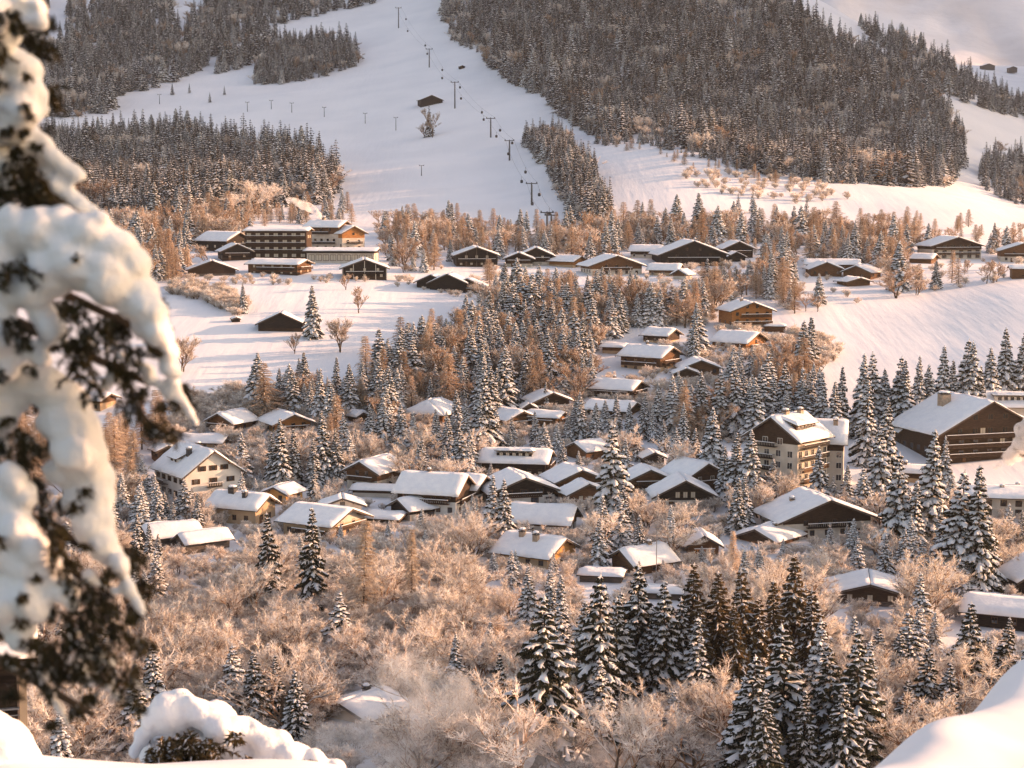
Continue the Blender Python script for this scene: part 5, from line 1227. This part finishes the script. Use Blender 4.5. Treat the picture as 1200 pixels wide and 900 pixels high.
def needle_mesh(name, spots, D, mats, length=.019, width=.0016, per=14, down=.55, dy=.03, frost=.03):
    mb = MB()
    for s in spots:
        px, py, r = s[:3]; c = at(px, py, D); rm = r * D / F
        for k in range(per):
            a = rnd(0, 6.28); st = c + Vector((rnd(-1, 1), rnd(-1, 1), rnd(-.8, .8))) * rm * .7 + Vector((0, dy + (s[3] if len(s) > 3 else 0), 0))
            d = Vector((rnd(-.3, 1), rnd(-1, .5), -rnd(0, 1) * down * 2)).normalized(); L = rm * rnd(.7, 1.4); pts = [st]
            for i in range(4): d = (d + Vector((rnd(-.15, .15), rnd(-.15, .15), -.12))).normalized(); pts.append(pts[-1] + d * L / 4)
            mb.tube(pts, length * .09, 4, 1, False)
            nn = int(L / length * 16)
            for q in range(nn):
                f = rnd(0, .999) * 4; o = pts[int(f)].lerp(pts[int(f)+1], f - int(f))
                v = (d * rnd(.5, 1.1) + Vector((rnd(-1, 1), rnd(-1, 1), rnd(-1, 1)))).normalized() * length * rnd(.7, 1.2)
                sliver(mb, o, o + v, width * rnd(.8, 1.6), 2 if random.random() < frost else 0)
    return mb.mesh(name, mats)
random.seed(4242)
NM = ['near_needles', 'bark', 'snow_near']
DT = 4.0
ft = empty('spruce_tree', at(-330, 1500, 4.4)); ft.location.z = -3.6; tag(ft, 'near spruce whose drooping boughs carry thick pillows of snow', 'spruce')
ftl = ft.location.copy()
def fix(me): me.transform(Matrix.Translation(-ftl)); return me
m = MB(); b0 = at(-330, 1500, 4.4); m.tube([(0, 0, -.8), (.02, 0, 2), (0, .03, 4.5), (.02, 0, 7.5)], [.17, .14, .11, .05], 12); m.build('trunk', 'bark', ft)
BOUGHS = [
 ([(8,8,17),(25,4,15),(42,6,12),(46,24,10),(30,28,8),(10,38,15),(4,55,12),(-15,20,30),(-30,50,25)], [(25,20,10),(8,62,13),(30,34,8),(-15,40,18)]),
 ([(15,78,22),(34,80,17),(20,100,26),(38,108,17),(25,130,25),(42,126,13),(52,128,7),(12,150,20),(-15,100,32),(-20,140,30)], [(4,92,13),(-12,120,18)]),
 ([(10,142,20),(22,163,22),(36,162,18),(50,164,12),(4,188,20),(8,212,12),(45,176,13),(60,186,13),(75,195,12),(88,203,10),(95,206,7),(50,203,9),(65,216,11),(80,228,12),(95,239,11),(109,247,7),(-15,180,30)],
  [(25,194,18),(14,214,17),(42,214,16),(6,238,14),(55,236,11),(38,190,12),(70,238,9)]),
 ([(20,268,26),(50,275,34),(80,280,34),(108,278,28),(120,258,12),(135,292,30),(155,308,22),(90,308,32),(60,318,28),(128,325,32),(158,342,28),(174,362,24),(184,386,21),(193,410,16),(199,434,12),(168,384,17),(150,358,16),(40,342,22),(48,366,20),(60,386,18),(70,397,10),(14,345,16),(8,365,13),(50,420,15),(40,412,16),(-10,300,40),(-20,370,30),(4,398,20),(-4,425,24),(14,420,14)],
  [(25,312,20),(8,322,16),(20,376,16),(32,388,14),(92,358,20),(108,384,26),(124,376,18),(88,396,16),(104,428,22),(110,452,15),(92,420,14)]),
 ([(204,450,11),(214,470,9),(222,484,8),(230,496,5),(196,462,9),(176,446,11),(142,418,8),(136,440,11),(124,452,8),(160,426,8),(172,430,10)],
  [(160,410,15),(164,470,18),(152,460,13),(180,490,15),(192,496,15),(206,502,12),(150,436,10)]),
 ([(30,446,22),(55,456,28),(75,476,32),(85,500,34),(95,526,32),(100,552,30),(110,580,26),(117,602,18),(104,610,25),(120,632,21),(130,652,17),(140,668,12),(150,684,9),(62,500,22),(70,556,18),(90,590,20),(-5,480,30),(-15,440,30),(14,462,22),(-6,520,16)],
  [(12,514,20),(24,540,18),(42,520,13),(50,568,16),(58,598,15),(30,500,10)]),
 ([(14,562,20),(30,580,17),(8,600,24),(20,620,27),(45,642,22),(30,662,31),(58,670,23),(74,690,19),(85,706,11),(38,700,26),(18,730,25),(24,752,15),(8,700,24),(-20,640,40),(-20,700,40)],
  [(72,632,18),(84,652,20),(70,615,12),(20,762,12),(44,746,14)]),
 ([(140,662,13),(150,690,11),(160,706,9),(134,692,7),(106,676,9),(113,682,7),(168,720,5),(100,764,8),(118,768,9),(130,774,8),(90,742,7)],
  [(92,676,18),(108,704,22),(128,664,11),(142,734,18),(160,740,15),(64,704,14),(90,730,22),(110,748,22),(78,742,20),(130,700,13)]),
 ([(48,792,11),(58,812,10),(70,830,8),(79,846,5),(85,856,3),(92,782,9),(104,798,9),(108,818,6),(110,834,4),(128,800,10),(139,818,8),(147,838,6),(153,854,3),(38,786,9),(160,800,8),(172,812,6)],
  [(58,764,20),(40,772,16),(130,772,20),(154,790,17),(100,772,18),(80,776,18),(18,800,13),(66,796,13),(96,824,10),(112,806,10),(160,772,12)])]
SIL = [(-60,0),(44,0),(44,36),(30,60),(52,80),(54,135),(60,165),(92,205),(108,245),(150,300),(185,375),(195,440),(222,488),(205,508),(165,486),(118,462),(96,440),(90,420),(60,430),(70,470),(110,520),(112,590),(140,660),(178,730),(178,790),(150,815),(60,815),(-60,800)]
for k in range(230):
    x, y = rnd(-60, 225), rnd(0, 815)
    if inpoly(x, y, SIL) and inpoly(x + 12, y, SIL): BOUGHS[random.randrange(len(BOUGHS))][1].append((x, y, rnd(11, 18), .16))
for bi, (balls, spots) in enumerate(BOUGHS):
    spots = [(q[0], q[1], q[2], q[3] if len(q) > 3 else -.09) for q in spots]
    for k in range(5):
        b = random.choice(balls); spots.append((b[0] + rnd(-.5, .5) * b[2], b[1] + b[2] * rnd(.5, 1.1), rnd(5, 8), -.11))
    D_ = DT + (bi % 3) * .05
    g_ = link(bpy.data.objects.new('bough', fix(needle_mesh('bough_needles', spots, D_, NM, per=12))), ft)
    q = MB(); a = Vector((0, 0, 0)); tgt = at(balls[len(balls)//2][0], balls[len(balls)//2][1] + 4, D_ + .06); st = Vector((at(-330, 0, 4.4).x, 4.4, tgt.z + .35))
    q.tube([st, st.lerp(tgt, .5) + Vector((0, 0, .06)), tgt], [.03, .02, .008], 7); me_ = q.mesh('branch', 'bark'); fix(me_); link(bpy.data.objects.new('branch', me_), ft)
    for pc in pieces(fix(blob_mesh('bough_snow', balls, D_, ['snow_near'], .0092, .2, .0075, 5))): link(bpy.data.objects.new('snow', pc), g_)

o = put_tree('larch_tree', LAR[1], Vector((4.9, 5.5, ground_z(1.55, 5.5) - .3)), .6, (.5, .5, .5), 'bare larch added out of view on the bank to dapple the near spruce with shade', 'larch', None)  # unseen larch, added to break up the sunlight on the near boughs
# snow laden shrub on the bank
SB = [(200,838,24),(180,846,19),(215,828,18),(238,838,20),(262,852,21),(290,858,19),(312,872,21),(342,884,18),(370,892,16),(396,900,12),(166,866,12),(252,834,10),(280,848,13),(330,868,13),(270,880,22),(350,904,20),(312,900,24),(158,880,9),(285,895,22),(255,868,18),(200,826,12),(226,822,9),(300,852,9),(225,885,48,.35),(290,905,42,.35),(185,895,34,.3),(345,920,36,.3),(255,850,22,.15)]
SS = [(200,872,20),(222,866,20),(244,876,18),(180,884,14),(214,888,18),(196,890,16),(232,890,18),(290,892,8),(362,896,7),(276,862,8)]
D2 = 12.6
sh_ = empty('snowy_shrub', at(250, 905, D2)); tag(sh_, 'evergreen shrub buried under thick snow at the edge of the bank', 'shrub'); ftl = sh_.location.copy()
mat('shrub_leaf', (0.03, 0.028, 0.014), 0.6, (0.13, 0.085, 0.035), 5.0, transl=.2)
lf = link(bpy.data.objects.new('foliage', fix(needle_mesh('shrub_foliage', SS, D2 - .32, ['shrub_leaf', 'bark', 'snow_near'], length=.055, width=.009, per=20, dy=0, frost=.12))), sh_)
for pc in pieces(fix(blob_mesh('shrub_snow', SB, D2, ['snow_near'], .022, .3, .006, 12))): link(bpy.data.objects.new('snow', pc), sh_)
q = MB()
for (px, py) in [(208,826),(211,824),(222,824),(236,826),(190,832),(172,850),(175,858),(300,856),(330,866),(228,828),(166,862)]:
    a = at(px, py + 14, D2); b = at(px + rnd(-9, 9), py - rnd(4, 16), D2); q.tube([a, a.lerp(b, .5) + Vector((rnd(-.03, .03), 0, 0)), b], [.008, .006, .002], 4)
tw = q.mesh('twigs', 'bark'); fix(tw); link(bpy.data.objects.new('twigs', tw), sh_)
mm = blob_mesh('snow_heap', [(-30,900,60),(5,880,38),(22,900,32),(-20,850,30),(-60,880,60),(34,925,26),(10,930,50)], 9.0, ['snow_near'], .03, .2, .01, 6)
tag(link(bpy.data.objects.new('snow_heap', mm)), 'rounded heap of snow under the near spruce', 'snow heap')

# dark neighbouring chalet glimpsed under the boughs
D3 = 38.0
nb_ = empty('chalet', at(30, 1130, D3), math.atan2(570, 2000)); c0 = nb_.location.copy(); tag(nb_, 'black timber chalet with thin balcony rails glimpsed under the boughs', 'chalet')
rx = 0.0; zt = at(0, 770, D3).z - c0.z; zr_ = at(0, 828, D3).z - c0.z; zb = at(0, 872, D3).z - c0.z
m = MB(); m.box(rx - 7, rx, .6, 7, -3, zt); m.build('wall', WB, nb_)
m = MB(); m.box(rx + .06, rx + .22, -.5, -.34, zb - 1.2, zt); m.build('post', 'plaster_tan', nb_)
m = MB(); m.box(rx - 7, rx + .2, -.6, .6, zb - .14, zb); b_ = m.build('balcony', WB, nb_)
m = MB()
for k in range(5): m.box(rx - 7, rx + .05, -.45, -.42, zb + .12 + k * .17, zb + .14 + k * .17)
m.box(rx - 7, rx + .05, -.48, -.38, zb + .95, zb + .99); m.build('railing', 'metal_grey', b_)
m = MB(); m.slab([(rx - 8, -1, zt), (rx + .5, -1, zt), (rx + .5, 7.6, zt + .9), (rx - 8, 7.6, zt + .9)], .2); r_ = m.build('roof', WD, nb_)
m = MB(); snow_quad(m, (rx - 8, -1, zt + .21), (rx + .5, -1, zt + .21), (rx + .5, 7.6, zt + 1.11), (rx - 8, 7.6, zt + 1.11), .35); m.build('snow', 'snow', r_, True)

# ------------------------------------------------------------------ smoke, steam and haze
def plume(name, label, balls, D, dens, nscale, col=(.95, .93, .9)):
    me = blob_mesh(name, balls, D, ['snow'], max(b[2] for b in balls) * D / F * .12, .15, 0, 4); me.materials.clear()
    m = bpy.data.materials.new(name); m.use_nodes = True; n = m.node_tree.nodes; l = m.node_tree.links
    n.remove(n['Principled BSDF']); pv = n.new('ShaderNodeVolumePrincipled'); pv.inputs['Color'].default_value = (*col, 1)
    tc = n.new('ShaderNodeTexCoord'); nz = n.new('ShaderNodeTexNoise'); nz.inputs['Scale'].default_value = nscale; nz.inputs['Detail'].default_value = 3
    l.new(tc.outputs['Object'], nz.inputs['Vector']); mr = n.new('ShaderNodeMapRange'); mr.inputs[1].default_value = .42; mr.inputs[2].default_value = .68; mr.inputs[3].default_value = 0; mr.inputs[4].default_value = dens
    l.new(nz.outputs[0], mr.inputs[0]); l.new(mr.outputs[0], pv.inputs['Density']); l.new(pv.outputs[0], n['Material Output'].inputs['Volume'])
    me.materials.append(m); o = link(bpy.data.objects.new(name, me)); tag(o, label, 'smoke', None, 'stuff')
plume('smoke', 'white smoke plume rising from the hotel chimney', [(377,257,2.5),(374,252,4),(369,247,5.5),(362,243,6.5),(355,240,6.5),(348,237,6),(340,235,5)], 790, 1.1, .2, (1, .98, .96))
plume('smoke', 'white smoke billowing beside the huge dark chalet', [(1166,548,3.5),(1172,542,6),(1181,538,8),(1190,532,10),(1197,522,12),(1204,508,14),(1215,495,16)], 415, 1.8, .35, (1, .98, .96))
plume('steam', 'thin sunlit steam drifting over the frosted scrub', [(400,890,40),(450,880,55),(510,860,60),(560,885,62),(610,860,40),(480,800,38),(520,815,40),(650,890,45),(700,890,30),(500,770,22),(420,850,30)], 212, .095, .19, (1, .99, .98))
hz = MB(); hz.box(-1500, 4200, -60, 7300, -130, 2050)
hm = bpy.data.materials.new('haze'); hm.use_nodes = True; n = hm.node_tree.nodes; n.remove(n['Principled BSDF'])
pv = n.new('ShaderNodeVolumePrincipled'); pv.inputs['Color'].default_value = (.9, .92, .96, 1); pv.inputs['Density'].default_value = 2.6e-5; pv.inputs['Anisotropy'].default_value = .1
hm.node_tree.links.new(pv.outputs[0], n['Material Output'].inputs['Volume'])
MATS['haze'] = hm
tag(hz.build('haze', 'haze'), 'thin morning haze over the valley', 'haze', None, 'stuff')
